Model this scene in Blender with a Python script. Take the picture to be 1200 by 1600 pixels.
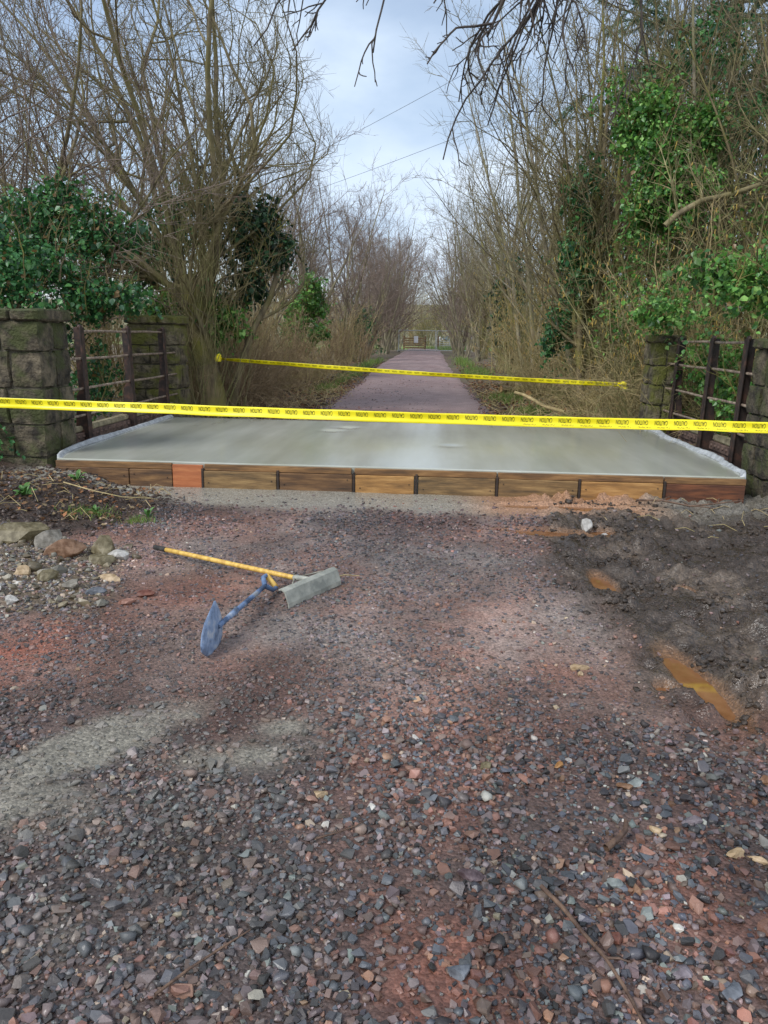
import bpy, bmesh, math, random
import numpy as np
from mathutils import Vector, Matrix, noise as mnoise

# ------------------------------------------------------------------ camera, world, sun, exposure
scene = bpy.context.scene
for o in list(bpy.data.objects):
    bpy.data.objects.remove(o)
COL = scene.collection
PITCH = math.atan(278 / 1150); YAW = math.radians(3.434); ROLL = math.radians(1.0); EYE = 1.6
cd = bpy.data.cameras.new('camera')
cam = bpy.data.objects.new('camera', cd); COL.objects.link(cam)
cd.sensor_fit = 'VERTICAL'; cd.sensor_height = 24.0; cd.lens = 1150 / 1600 * 24
cd.clip_start = 0.05; cd.clip_end = 3000
Fv = Vector((-math.sin(YAW) * math.cos(PITCH), math.cos(YAW) * math.cos(PITCH), -math.sin(PITCH)))
Rv = Vector((math.cos(YAW), math.sin(YAW), 0)); Uv = Rv.cross(Fv)
Rv, Uv = Rv * math.cos(ROLL) + Uv * math.sin(ROLL), Uv * math.cos(ROLL) - Rv * math.sin(ROLL)
m = Matrix((Rv, Uv, -Fv)).transposed().to_4x4(); m.translation = (0, 0, EYE)
cam.matrix_world = m
scene.camera = cam

SUN_EL, SUN_AZ = math.radians(44), math.radians(-132)
world = bpy.data.worlds.new('World'); scene.world = world; world.use_nodes = True
wn = world.node_tree; wn.nodes.clear()
def N(t, typ, **kw):
    n = t.nodes.new(typ)
    for k, v in kw.items():
        setattr(n, k, v)
    return n
sky = N(wn, 'ShaderNodeTexSky', sky_type='NISHITA')
sky.sun_disc = False; sky.sun_elevation = SUN_EL; sky.sun_rotation = -SUN_AZ
sky.air_density = 1.0; sky.dust_density = 1.5; sky.ozone_density = 1.0
tc = N(wn, 'ShaderNodeTexCoord'); mp = N(wn, 'ShaderNodeMapping')
mp.inputs['Scale'].default_value = (1.0, 1.0, 2.2); mp.inputs['Location'].default_value = (3.1, 0.6, 0.35)
n1 = N(wn, 'ShaderNodeTexNoise'); n1.inputs['Scale'].default_value = 2.3; n1.inputs['Detail'].default_value = 7; n1.inputs['Roughness'].default_value = 0.52
n2 = N(wn, 'ShaderNodeTexNoise'); n2.inputs['Scale'].default_value = 4.1; n2.inputs['Detail'].default_value = 6
r1 = N(wn, 'ShaderNodeValToRGB'); r1.color_ramp.elements[0].position = 0.40; r1.color_ramp.elements[1].position = 0.64
r1.color_ramp.elements[0].color = (0.12, 0.12, 0.12, 1); r1.color_ramp.elements[1].color = (0.9, 0.9, 0.9, 1)
r2 = N(wn, 'ShaderNodeValToRGB')
r2.color_ramp.elements[0].position = 0.35; r2.color_ramp.elements[0].color = (2.8, 3.6, 4.7, 1)
r2.color_ramp.elements[1].position = 0.66; r2.color_ramp.elements[1].color = (4.5, 5.2, 6.1, 1)
mx = N(wn, 'ShaderNodeMix', data_type='RGBA')
bg = N(wn, 'ShaderNodeBackground'); bg.inputs['Strength'].default_value = 0.1
ow = N(wn, 'ShaderNodeOutputWorld')
L = wn.links.new
L(tc.outputs['Generated'], mp.inputs['Vector']); L(mp.outputs[0], n1.inputs['Vector']); L(mp.outputs[0], n2.inputs['Vector'])
L(n1.outputs['Fac'], r1.inputs[0]); L(n2.outputs['Fac'], r2.inputs[0])
sg = N(wn, 'ShaderNodeHueSaturation'); sg.inputs['Saturation'].default_value = 0.85; sg.inputs['Value'].default_value = 0.95
L(sky.outputs[0], sg.inputs['Color'])
L(r1.outputs[0], mx.inputs['Factor']); L(sg.outputs[0], mx.inputs[6]); L(r2.outputs[0], mx.inputs[7])
L(mx.outputs[2], bg.inputs['Color']); L(bg.outputs[0], ow.inputs[0])

sd = bpy.data.lights.new('sun', 'SUN'); sd.energy = 1.5; sd.angle = math.radians(24); sd.color = (1, 0.97, 0.93)
sun = bpy.data.objects.new('sun', sd); COL.objects.link(sun)
sdir = Vector((math.sin(SUN_AZ) * math.cos(SUN_EL), math.cos(SUN_AZ) * math.cos(SUN_EL), math.sin(SUN_EL)))
sun.rotation_euler = sdir.to_track_quat('Z', 'Y').to_euler(); sun.location = (0, 0, 30)
vs = scene.view_settings
vs.view_transform = 'Standard'; vs.look = 'None'; vs.exposure = 1.0; vs.gamma = 1.0
scene.render.engine = 'CYCLES'
scene.cycles.use_denoising = True
try:
    scene.cycles.denoiser = 'OPENIMAGEDENOISE'
except Exception:
    pass
scene.cycles.max_bounces = 6; scene.cycles.diffuse_bounces = 3; scene.cycles.glossy_bounces = 3
scene.cycles.transparent_max_bounces = 4

# ------------------------------------------------------------------ helpers
def srgb(r, g, b, k=1.0):
    f = lambda c: (c / 255 / 12.92 if c <= 10 else ((c / 255 + 0.055) / 1.055) ** 2.4) * k
    return (f(r), f(g), f(b), 1.0)

def mat(name, c1, c2=None, rough=0.7, scale=8.0, bump=0.0, bscale=None, c3=None, attr=False, detail=5, rough2=None,
        spec=0.5, stretch=(1, 1, 1), lo=0.38, hi=0.64, coord='Object', metal=0.0, objvar=0.0, bdist=0.02, back=0.0, mottle=1.0):
    m = bpy.data.materials.new(name); m.use_nodes = True
    t = m.node_tree; b = t.nodes['Principled BSDF']
    b.inputs['Specular IOR Level'].default_value = spec; b.inputs['Metallic'].default_value = metal
    tc = N(t, 'ShaderNodeTexCoord'); mp = N(t, 'ShaderNodeMapping'); mp.inputs['Scale'].default_value = stretch
    if coord == 'World':
        t.links.new(N(t, 'ShaderNodeNewGeometry').outputs['Position'], mp.inputs[0])
    else:
        t.links.new(tc.outputs[coord], mp.inputs[0])
    nz = N(t, 'ShaderNodeTexNoise'); nz.inputs['Scale'].default_value = scale; nz.inputs['Detail'].default_value = detail
    nz.inputs['Roughness'].default_value = 0.6
    t.links.new(mp.outputs[0], nz.inputs['Vector'])
    if attr:
        at = N(t, 'ShaderNodeAttribute'); at.attribute_name = 'Col'
        mr = N(t, 'ShaderNodeMapRange'); mr.inputs['From Min'].default_value = 0.3; mr.inputs['From Max'].default_value = 0.7
        mr.inputs['To Min'].default_value = 1 - 0.45 * mottle; mr.inputs['To Max'].default_value = 1 + 0.45 * mottle
        t.links.new(nz.outputs['Fac'], mr.inputs['Value'])
        vm = N(t, 'ShaderNodeVectorMath', operation='SCALE')
        t.links.new(at.outputs['Color'], vm.inputs[0]); t.links.new(mr.outputs[0], vm.inputs['Scale'])
        col = vm.outputs[0]
    else:
        rp = N(t, 'ShaderNodeValToRGB'); e = rp.color_ramp.elements
        e[0].position = lo; e[0].color = c1; e[1].position = hi; e[1].color = c2 or c1
        if c3:
            x = e.new((lo + hi) / 2); x.color = c3
        t.links.new(nz.outputs['Fac'], rp.inputs[0]); col = rp.outputs[0]
    if objvar:
        oi = N(t, 'ShaderNodeObjectInfo'); hs = N(t, 'ShaderNodeHueSaturation')
        mr = N(t, 'ShaderNodeMapRange'); mr.inputs['To Min'].default_value = 1 - objvar; mr.inputs['To Max'].default_value = 1 + objvar
        t.links.new(oi.outputs['Random'], mr.inputs['Value']); t.links.new(mr.outputs[0], hs.inputs['Value'])
        t.links.new(col, hs.inputs['Color']); col = hs.outputs[0]
    t.links.new(col, b.inputs['Base Color'])
    if rough2 is None:
        b.inputs['Roughness'].default_value = rough
    else:
        n3 = N(t, 'ShaderNodeTexNoise'); n3.inputs['Scale'].default_value = scale * 0.35; n3.inputs['Detail'].default_value = 4
        t.links.new(mp.outputs[0], n3.inputs['Vector'])
        mr = N(t, 'ShaderNodeMapRange'); mr.inputs['From Min'].default_value = 0.35; mr.inputs['From Max'].default_value = 0.65
        mr.inputs['To Min'].default_value = rough; mr.inputs['To Max'].default_value = rough2
        t.links.new(n3.outputs['Fac'], mr.inputs['Value']); t.links.new(mr.outputs[0], b.inputs['Roughness'])
    if bump:
        nb = N(t, 'ShaderNodeTexNoise'); nb.inputs['Scale'].default_value = bscale or scale * 3; nb.inputs['Detail'].default_value = 5
        t.links.new(mp.outputs[0], nb.inputs['Vector'])
        bp = N(t, 'ShaderNodeBump'); bp.inputs['Strength'].default_value = bump; bp.inputs['Distance'].default_value = bdist
        t.links.new(nb.outputs['Fac'], bp.inputs['Height']); t.links.new(bp.outputs[0], b.inputs['Normal'])
    return m

def mesh_np(name, V, faces, mat_, colors=None, smooth=False):
    """faces: list of int arrays (n,3) or (n,4)"""
    me = bpy.data.meshes.new(name)
    V = np.ascontiguousarray(V, dtype=np.float32).reshape(-1, 3)
    me.vertices.add(len(V)); me.vertices.foreach_set('co', V.ravel())
    faces = [np.asarray(f, dtype=np.int32) for f in faces if len(f)]
    loops = np.concatenate([f.ravel() for f in faces])
    tot = np.concatenate([np.full(len(f), f.shape[1], dtype=np.int32) for f in faces])
    st = np.concatenate([[0], np.cumsum(tot)[:-1]]).astype(np.int32)
    me.loops.add(len(loops)); me.loops.foreach_set('vertex_index', loops)
    me.polygons.add(len(tot)); me.polygons.foreach_set('loop_start', st)
    me.polygons.foreach_set('use_smooth', np.full(len(tot), smooth, dtype=bool))
    me.update(calc_edges=True)
    if colors is not None:
        a = me.attributes.new('Col', 'FLOAT_COLOR', 'POINT')
        c = np.zeros((len(V), 4), dtype=np.float32); c[:, :colors.shape[1]] = colors
        a.data.foreach_set('color', c.ravel())
    if mat_ is not None:
        me.materials.append(mat_)
    return me

def link(name, me, parent=None, loc=(0, 0, 0), rot=(0, 0, 0), sc=None):
    o = bpy.data.objects.new(name, me); COL.objects.link(o)
    o.location = loc; o.rotation_euler = rot
    if sc is not None:
        o.scale = sc if hasattr(sc, '__len__') else (sc, sc, sc)
    if parent is not None:
        o.parent = parent
    return o

def tag(o, label=None, cat=None, group=None, kind=None):
    if label: o['label'] = label
    if cat: o['category'] = cat
    if group: o['group'] = group
    if kind: o['kind'] = kind
    return o

def thing(name, label, cat, loc=(0, 0, 0), rz=0, group=None, sc=None):
    return tag(link(name, None, None, loc, (0, 0, rz), sc), label, cat, group)

def bm_obj(name, bm, mat_, parent=None, loc=(0, 0, 0), rot=(0, 0, 0), smooth=False):
    me = bpy.data.meshes.new(name); bm.to_mesh(me); bm.free(); me.materials.append(mat_)
    if smooth:
        me.polygons.foreach_set('use_smooth', [True] * len(me.polygons))
    return link(name, me, parent, loc, rot)

def box_bm(sx, sy, sz, bevel=0.0, origin='c', seg=1):
    bm = bmesh.new(); bmesh.ops.create_cube(bm, size=1)
    bmesh.ops.scale(bm, vec=(sx, sy, sz), verts=bm.verts)
    if origin == 'b':
        bmesh.ops.translate(bm, vec=(0, 0, sz / 2), verts=bm.verts)
    if bevel:
        bmesh.ops.bevel(bm, geom=bm.edges[:], offset=bevel, segments=seg, affect='EDGES')
    return bm

def tubes(polys, sides_of):
    """polys: list of (pts list, radii list, level). Returns V, [quads]"""
    groups = {}
    for p, r, l in polys:
        groups.setdefault((len(p), sides_of(l)), []).append((p, r))
    Vs, Fs, off = [], [], 0
    for (P, S), lst in groups.items():
        A = np.array([x[0] for x in lst], dtype=np.float32); R = np.array([x[1] for x in lst], dtype=np.float32)
        n = len(A)
        T = np.empty_like(A); T[:, 1:-1] = A[:, 2:] - A[:, :-2]; T[:, 0] = A[:, 1] - A[:, 0]; T[:, -1] = A[:, -1] - A[:, -2]
        T /= np.linalg.norm(T, axis=2, keepdims=True) + 1e-9
        D = np.abs(A[:, -1] - A[:, 0]); ref = np.eye(3, dtype=np.float32)[np.argmin(D, axis=1)][:, None, :]
        B = np.cross(T, ref); B /= np.linalg.norm(B, axis=2, keepdims=True) + 1e-9
        C = np.cross(T, B)
        a = np.arange(S) * 2 * math.pi / S
        V = A[:, :, None, :] + R[:, :, None, None] * (np.cos(a)[None, None, :, None] * B[:, :, None, :] + np.sin(a)[None, None, :, None] * C[:, :, None, :])
        idx = np.arange(n * P * S).reshape(n, P, S) + off
        q = np.stack([idx[:, :-1], np.roll(idx, -1, 2)[:, :-1], np.roll(idx, -1, 2)[:, 1:], idx[:, 1:]], -1).reshape(-1, 4)
        Vs.append(V.reshape(-1, 3)); Fs.append(q); off += n * P * S
    return np.concatenate(Vs), [np.concatenate(Fs)]

def tube_mesh(name, polys, mat_, sides=6, smooth=True):
    V, F = tubes(polys, sides if callable(sides) else (lambda l: sides))
    return mesh_np(name, V, F, mat_, smooth=smooth)

def hashn(ix, iy, seed):
    h = (ix.astype(np.int64) * 374761393 + iy.astype(np.int64) * 668265263 + seed * 1442695041) & 0xffffffff
    h = ((h ^ (h >> 13)) * 1274126177) & 0xffffffff
    return ((h ^ (h >> 16)) & 0xffff) / 65535.0
def vnoise(x, y, seed=0):
    x = np.asarray(x, dtype=np.float64); y = np.asarray(y, dtype=np.float64)
    ix = np.floor(x); iy = np.floor(y); fx = x - ix; fy = y - iy
    ux = fx * fx * (3 - 2 * fx); uy = fy * fy * (3 - 2 * fy)
    a = hashn(ix, iy, seed); b = hashn(ix + 1, iy, seed); c = hashn(ix, iy + 1, seed); d = hashn(ix + 1, iy + 1, seed)
    return (a * (1 - ux) + b * ux) * (1 - uy) + (c * (1 - ux) + d * ux) * uy
def fbm(x, y, seed=0, oct=4, gain=0.5):
    s = 0; a = 1; t = 0; f = 1
    for i in range(oct):
        s = s + a * vnoise(x * f, y * f, seed + i * 17); t += a; a *= gain; f *= 2.03
    return s / t
def sstep(a, b, x):
    t = np.clip((x - a) / (b - a), 0, 1); return t * t * (3 - 2 * t)

# ------------------------------------------------------------------ ground shape and ground colour zones
# puddles: x, y, half-length, half-width, direction (deg from +y towards +x), water level
PUD = [(1.33, 3.34, 0.31, 0.072, -8, -0.030), (1.20, 4.80, 0.17, 0.06, -6, -0.028), (1.06, 6.05, 0.10, 0.34, 4, -0.020),
       (1.48, 6.13, 0.07, 0.10, 0, -0.022), (1.35, 7.0, 0.10, 0.62, 2, -0.012), (1.16, 3.27, 0.05, 0.05, 10, -0.03), (1.72, 4.72, 0.06, 0.05, 0, -0.03)]
def pud_d(x, y, p):
    a = math.radians(p[4]); dx = x - p[0]; dy = y - p[1]
    u = dx * math.sin(a) + dy * math.cos(a); v = dx * math.cos(a) - dy * math.sin(a)
    w = 0.30 * (fbm(x * 8, y * 8, 5, 4, .6) - 0.5)
    return np.sqrt((u / p[2]) ** 2 + (v / p[3]) ** 2) + w * 1.6

def mud_mask(x, y):
    e = 0.95 + 0.12 * np.sin(y * 2.1) + 0.45 * (fbm(x * 1.3, y * 1.3, 31, 3) - 0.5)
    edge = e + np.where(y > 5.2, -0.0 * y, 0) + np.clip(3.0 - y, 0, 3) * 0.9
    return sstep(edge - 0.10, edge + 0.22, x) * sstep(2.5, 3.0, y + 0.35 * (x - 1.2))
def soil_mask(x, y):
    d = (-x - 2.55) + 0.55 * (y - 6.2) * 0.4 + 0.5 * (fbm(x * 1.7, y * 1.7, 77, 3) - 0.5)
    return sstep(-0.1, 0.2, d) * sstep(5.0, 5.35, y + 0.2 * (x + 3)) * (1 - sstep(7.25, 7.45, y + 0.4 * (x + 3.6)))
def rubble_mask(x, y):
    d = (-x - 2.0) + 0.4 * (y - 4.6) * -0.6 + 0.4 * (fbm(x * 2, y * 2, 78, 3) - 0.5)
    return sstep(-0.1, 0.15, d) * sstep(3.7, 4.05, y) * (1 - sstep(5.12, 5.42, y + 0.2 * (x + 3)))
def spill_mask(x, y):
    n = fbm(x * 3.1, y * 3.1, 91, 4)
    d1 = np.exp(-(((x + 1.36) / 0.42) ** 2 + ((y - 2.50 - 0.85 * (x + 1.36)) / 0.26) ** 2)) * 1.15
    d2 = np.exp(-(((x + 0.66) / 0.30) ** 2 + ((y - 2.55 - 0.25 * (x + .66)) / 0.17) ** 2))
    d3 = np.exp(-(((x + 0.55) / 0.16) ** 2 + ((y - 2.75) / 0.10) ** 2))
    d4 = np.exp(-(((x + 1.5) / 0.45) ** 2 + ((y - 2.12) / 0.25) ** 2))
    d5 = np.exp(-(((x + 0.5) / 0.5) ** 2 + ((y - 3.3) / 0.5) ** 2)) * 0.40
    d6 = np.exp(-(((x + 1.0) / 0.18) ** 2 + ((y - 1.6) / 0.25) ** 2)) * 0.45
    d7 = np.exp(-(((x + 0.3) / 0.3) ** 2 + ((y - 4.3) / 0.5) ** 2)) * 0.35
    m_ = np.maximum.reduce([d1, d2, d3, d4, d5, d6, d7])
    n_b = fbm(x * 11, y * 11, 92, 3)
    return sstep(0.24, 0.95, m_ * (-0.05 + 1.3 * n + 0.8 * n_b))
def slurry_mask(x, y):
    return sstep(6.45, 6.85, y + 0.35 * (fbm(x * 2, y * 2, 55, 3) - 0.5) - 0.25 * sstep(-2.2, -3.4, x)) * (1 - 0.6 * sstep(1.7, 2.6, x)) * sstep(-4.6, -3.8, x)
def red_mask(x, y):
    n = fbm(x * 0.9 + 4, y * 0.9, 13, 4)
    a = sstep(0.54, 0.74, n)
    b = np.exp(-(((x - 0.28) / 0.38) ** 2 + ((y - 3.6) / 0.9) ** 2)) * 0.6
    c = np.exp(-(((x - 0.12) / 0.22) ** 2 + ((y - 1.55) / 0.22) ** 2)) + np.exp(-(((x - 0.75) / 0.3) ** 2 + ((y - 1.9) / 0.25) ** 2)) * 0.7
    d = np.exp(-(((x + 1.9) / 0.6) ** 2 + ((y - 3.2) / 0.5) ** 2)) * 0.8
    return np.clip(a * 0.45 + 0.7 * b + c + 0.7 * d, 0, 1)
def compact_mask(x, y):      # compacted fines in the middle of the track, loose stone nearer
    n = fbm(x * 1.1, y * 1.1, 23, 4)
    return sstep(2.7, 3.5, y + 1.2 * (n - 0.5) + 0.25 * np.abs(x)) * (1 - 0.5 * sstep(5.2, 6.2, y))

def height(x, y):
    h = 0.035 * (fbm(x * 0.7, y * 0.7, 3, 3) - 0.5) + 0.012 * (fbm(x * 6, y * 6, 4, 3) - 0.5)
    mu = mud_mask(x, y)
    r = np.abs(fbm(x * 3.2, y * 3.2, 8, 4) - 0.5) * 2
    bl = lambda f, sd: np.abs(2 * fbm(x * f, y * f, sd, 2) - 1)
    h = h + mu * (0.07 * (fbm(x * 2.2, y * 2.2, 9, 3) - 0.5) + 0.11 * bl(3.6, 12) + 0.075 * bl(8.5, 14) + 0.04 * bl(19, 10) - 0.045)
    so = soil_mask(x, y)
    h = h + so * (0.16 * sstep(-2.6, -3.6, x) + 0.09 * (fbm(x * 4, y * 4, 41, 4) - 0.4) + 0.03 * (fbm(x * 22, y * 22, 42, 3) - 0.5))
    ru = rubble_mask(x, y)
    h = h + ru * (0.10 * sstep(-2.1, -3.0, x) + 0.05 * (fbm(x * 6, y * 6, 43, 4) - 0.4))
    h = h + 0.05 * np.exp(-(((x - 1.62) / 0.16) ** 2 + ((y - 3.35) / 0.22) ** 2)) * (0.6 + 0.8 * fbm(x * 14, y * 14, 61, 3))
    h = h + 0.05 * np.exp(-(((x - 1.42) / 0.25) ** 2 + ((y - 3.85) / 0.10) ** 2))
    for p in PUD:
        d = pud_d(x, y, p)
        w = 1 - sstep(1.3, 2.1, d)
        tgt = p[5] - 0.035 * (1 - sstep(0.4, 1.12, d)) + 0.035 * sstep(1.06, 1.6, d)
        h = h * (1 - w) + tgt * w
    return h

def lin(r, g, b, k=1.2):
    return np.array(srgb(r, g, b, k)[:3])
def tone(x, y):          # damp and dry, grey and rusty patches of the track
    a = fbm(x * 0.9 + 2, y * 0.75, 301, 3); b = fbm(x * 2.6, y * 2.0 + 5, 302, 3); w = fbm(x * 1.3 + 9, y * 1.0, 303, 4)
    v = 0.62 + 0.42 * sstep(.3, .7, a) + 0.40 * sstep(.3, .7, b)
    return v[..., None] * (1 + (sstep(.4, .68, w)[..., None] - .4) * np.array([.16, -.06, -.14]))
def ground_color(x, y):
    x = np.asarray(x); sh = x.shape + (1,)
    n = fbm(x * 1.6, y * 1.6, 71, 4); n2 = fbm(x * 14, y * 14, 72, 4); n3 = fbm(x * 55, y * 55, 73, 2)
    c = lin(82, 63, 56) * (1 - n.reshape(sh)) + lin(118, 95, 84) * n.reshape(sh)
    def mixc(c, col, k):
        k = np.clip(k, 0, 1).reshape(sh); return c * (1 - k) + col * k
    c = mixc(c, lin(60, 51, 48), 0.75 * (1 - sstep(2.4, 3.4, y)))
    c = mixc(c, lin(112, 104, 98), 0.5 * compact_mask(x, y) * sstep(0.40, 0.62, n))
    trk = np.exp(-((x - 0.42 - 0.03 * (y - 5)) / .22) ** 2) + 0.8 * np.exp(-((x + 1.0 + 0.05 * (y - 5)) / .26) ** 2)
    c = mixc(c, lin(136, 124, 116), 0.5 * trk * sstep(2.9, 3.8, y) * sstep(.34, .6, fbm(x * 3, y * 1.4, 75, 4)))
    c = mixc(c, lin(126, 76, 58), 0.75 * red_mask(x, y) * (0.4 + 0.9 * n2))
    c = c * tone(x, y)
    c = mixc(c, lin(122, 118, 106), 0.8 * spill_mask(x, y))
    c = mixc(c, lin(58, 49, 41), mud_mask(x, y))
    c = mixc(c, lin(84, 73, 62), mud_mask(x, y) * sstep(0.46, 0.66, fbm(x * 2.7, y * 2.7, 79, 4)) * 0.8)
    c = mixc(c, lin(116, 74, 58), mud_mask(x, y) * np.exp(-((y - 2.75) / 0.25) ** 2) * 0.5)
    for p in PUD:
        c = mixc(c, lin(128, 92, 60), 0.55 * (1 - sstep(1.1, 1.75, pud_d(x, y, p))))
    c = mixc(c, lin(58, 46, 38), soil_mask(x, y))
    c = mixc(c, lin(92, 80, 64), rubble_mask(x, y))
    c = mixc(c, lin(134, 131, 120), 0.9 * slurry_mask(x, y))
    c = mixc(c, lin(150, 104, 70), slurry_mask(x, y) * sstep(0.1, 0.8, x) * (1 - sstep(2.0, 2.5, x)) * 0.7)
    wet = np.maximum(0.85 * mud_mask(x, y) * sstep(.3, .6, fbm(x * 5, y * 5, 76, 3)), 0.6 * slurry_mask(x, y))
    for p in PUD:
        wet = np.maximum(wet, 1 - sstep(1.1, 1.7, pud_d(x, y, p)))
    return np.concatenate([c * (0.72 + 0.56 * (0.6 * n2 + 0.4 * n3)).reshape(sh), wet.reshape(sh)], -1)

def grid_mesh(name, xs, ys, hf, cf, mat_, smooth=True):
    X, Y = np.meshgrid(xs, ys); Z = hf(X, Y)
    V = np.stack([X, Y, Z], -1).reshape(-1, 3)
    ny, nx = X.shape
    i = np.arange(ny * nx).reshape(ny, nx)
    q = np.stack([i[:-1, :-1], i[:-1, 1:], i[1:, 1:], i[1:, :-1]], -1).reshape(-1, 4)
    cc = cf(X, Y); return mesh_np(name, V, [q], mat_, cc.reshape(-1, cc.shape[-1]), smooth)

M = {}
M['near'] = mat('wet_gravel_ground', (1, 1, 1, 1), attr=True, rough=0.30, rough2=0.66, scale=60, bump=0.5, bscale=75, bdist=0.012, mottle=0.8)
def fines(m):
    t = m.node_tree; b = t.nodes['Principled BSDF']; src = b.inputs['Base Color'].links[0].from_socket
    tc = N(t, 'ShaderNodeTexCoord'); vo = N(t, 'ShaderNodeTexVoronoi'); vo.inputs['Scale'].default_value = 85; vo.inputs['Randomness'].default_value = 1.0
    t.links.new(tc.outputs['Object'], vo.inputs['Vector'])
    sp = N(t, 'ShaderNodeSeparateColor'); t.links.new(vo.outputs['Color'], sp.inputs[0])
    mr = N(t, 'ShaderNodeMapRange'); mr.inputs['To Min'].default_value = .68; mr.inputs['To Max'].default_value = 1.32; t.links.new(sp.outputs[0], mr.inputs[0])
    vm = N(t, 'ShaderNodeVectorMath', operation='SCALE'); t.links.new(src, vm.inputs[0]); t.links.new(mr.outputs[0], vm.inputs['Scale']); t.links.new(vm.outputs[0], b.inputs['Base Color'])
    bp = N(t, 'ShaderNodeBump'); bp.invert = True; bp.inputs['Strength'].default_value = .45; bp.inputs['Distance'].default_value = .008
    t.links.new(vo.outputs['Distance'], bp.inputs['Height']); old = b.inputs['Normal'].links[0].from_node; t.links.new(old.outputs[0], bp.inputs['Normal']); t.links.new(bp.outputs[0], b.inputs['Normal'])
fines(M['near'])
def wetness(m):
    t = m.node_tree; b = t.nodes['Principled BSDF']; src = b.inputs['Roughness'].links[0].from_socket
    at = N(t, 'ShaderNodeAttribute'); at.attribute_name = 'Col'; mx = N(t, 'ShaderNodeMix', data_type='FLOAT'); mx.inputs[3].default_value = 0.14
    t.links.new(at.outputs['Alpha'], mx.inputs[0]); t.links.new(src, mx.inputs[2]); t.links.new(mx.outputs[0], b.inputs['Roughness'])
wetness(M['near'])
M['far'] = mat('verge_earth', (1, 1, 1, 1), attr=True, rough=0.85, scale=9, bump=0.6, bscale=30, bdist=0.04)
M['track'] = mat('purple_track_gravel', (1, 1, 1, 1), attr=True, rough=0.7, scale=45, bump=0.8, bscale=70, bdist=0.015)

NX0, NX1, NY0, NY1 = -5.0, 5.0, 0.5, 7.9
def near_h(X, Y):
    e = np.minimum.reduce([X - NX0, NX1 - X, Y - NY0])
    return height(X, Y) - 0.2 * (1 - sstep(0, 0.25, e))
xs = np.concatenate([np.linspace(NX0, -2, 80), np.linspace(-1.97, .75, 80), np.linspace(.772, 2.5, 105), np.linspace(2.53, NX1, 62)]); ys = np.concatenate([np.linspace(NY0, 2.7, 80), np.linspace(2.72, 5.2, 150), np.linspace(5.22, NY1, 95)])
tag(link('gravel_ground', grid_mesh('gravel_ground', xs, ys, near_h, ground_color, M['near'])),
    'wet crushed-stone ground with fines, mud and cement spill before the bridge', kind='structure')

def far_h(X, Y):
    h = 0.12 * (fbm(X * 0.35, Y * 0.35, 101, 4) - 0.5) - 0.03
    corr = np.minimum(sstep(2.2, 3.6, -X - 0.6), 1) + np.minimum(sstep(2.2, 3.6, X + 0.6), 1)
    h = h + np.where(Y > 11.6, corr * 0.06, 0)
    h = h + np.clip(Y - 95, 0, 400) * 0.035 + np.clip(Y - 170, 0, 500) * 0.02
    inn = sstep(NX0 - 0.3, NX0 + 0.4, X) * (1 - sstep(NX1 - 0.4, NX1 + 0.3, X)) * sstep(NY0 - .3, NY0 + .4, Y) * (1 - sstep(12.0, 12.3, Y))
    h = h * (1 - inn) - 0.30 * inn
    brook = sstep(8.0, 8.6, Y) * (1 - sstep(11.2, 11.8, Y)) * (1 - sstep(15, 25, np.abs(X)))
    return h - 0.9 * brook
def far_c(X, Y):
    sh = X.shape + (1,)
    n = fbm(X * 0.8, Y * 0.8, 111, 4).reshape(sh); n2 = fbm(X * 3, Y * 3, 112, 3).reshape(sh)
    c = lin(78, 66, 54) * (1 - n) + lin(104, 90, 70) * n
    g = sstep(0.5, 0.66, fbm(X * 0.6, Y * 0.45, 113, 3)).reshape(sh) * 0.3
    c = c * (1 - g) + lin(84, 96, 52) * g
    f = sstep(78, 84, Y).reshape(sh); c = c * (1 - f) + lin(122, 140, 78) * f
    f = sstep(94, 100, Y).reshape(sh); c = c * (1 - f) + (lin(122, 110, 82) * (1 - n) + lin(104, 108, 74) * n) * f
    return c * (0.75 + 0.5 * n2)
def axis(lo, hi, c0, c1, step, grow=1.18):
    mid = list(np.arange(c0, c1 + 1e-6, step)); a = mid[0]; s = step; left = []
    while a > lo:
        s *= grow; a -= s; left.append(a)
    b = mid[-1]; s = step; right = []
    while b < hi:
        s *= grow; b += s; right.append(b)
    return np.array(left[::-1] + mid + right)
tag(link('ground', grid_mesh('ground', axis(-700, 700, -12, 12, 0.25), axis(-30, 1200, 0, 34, 0.25, 1.06), far_h, far_c, M['far'])),
    'earth verges and rough grass field beyond the bridge', kind='structure')

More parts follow.
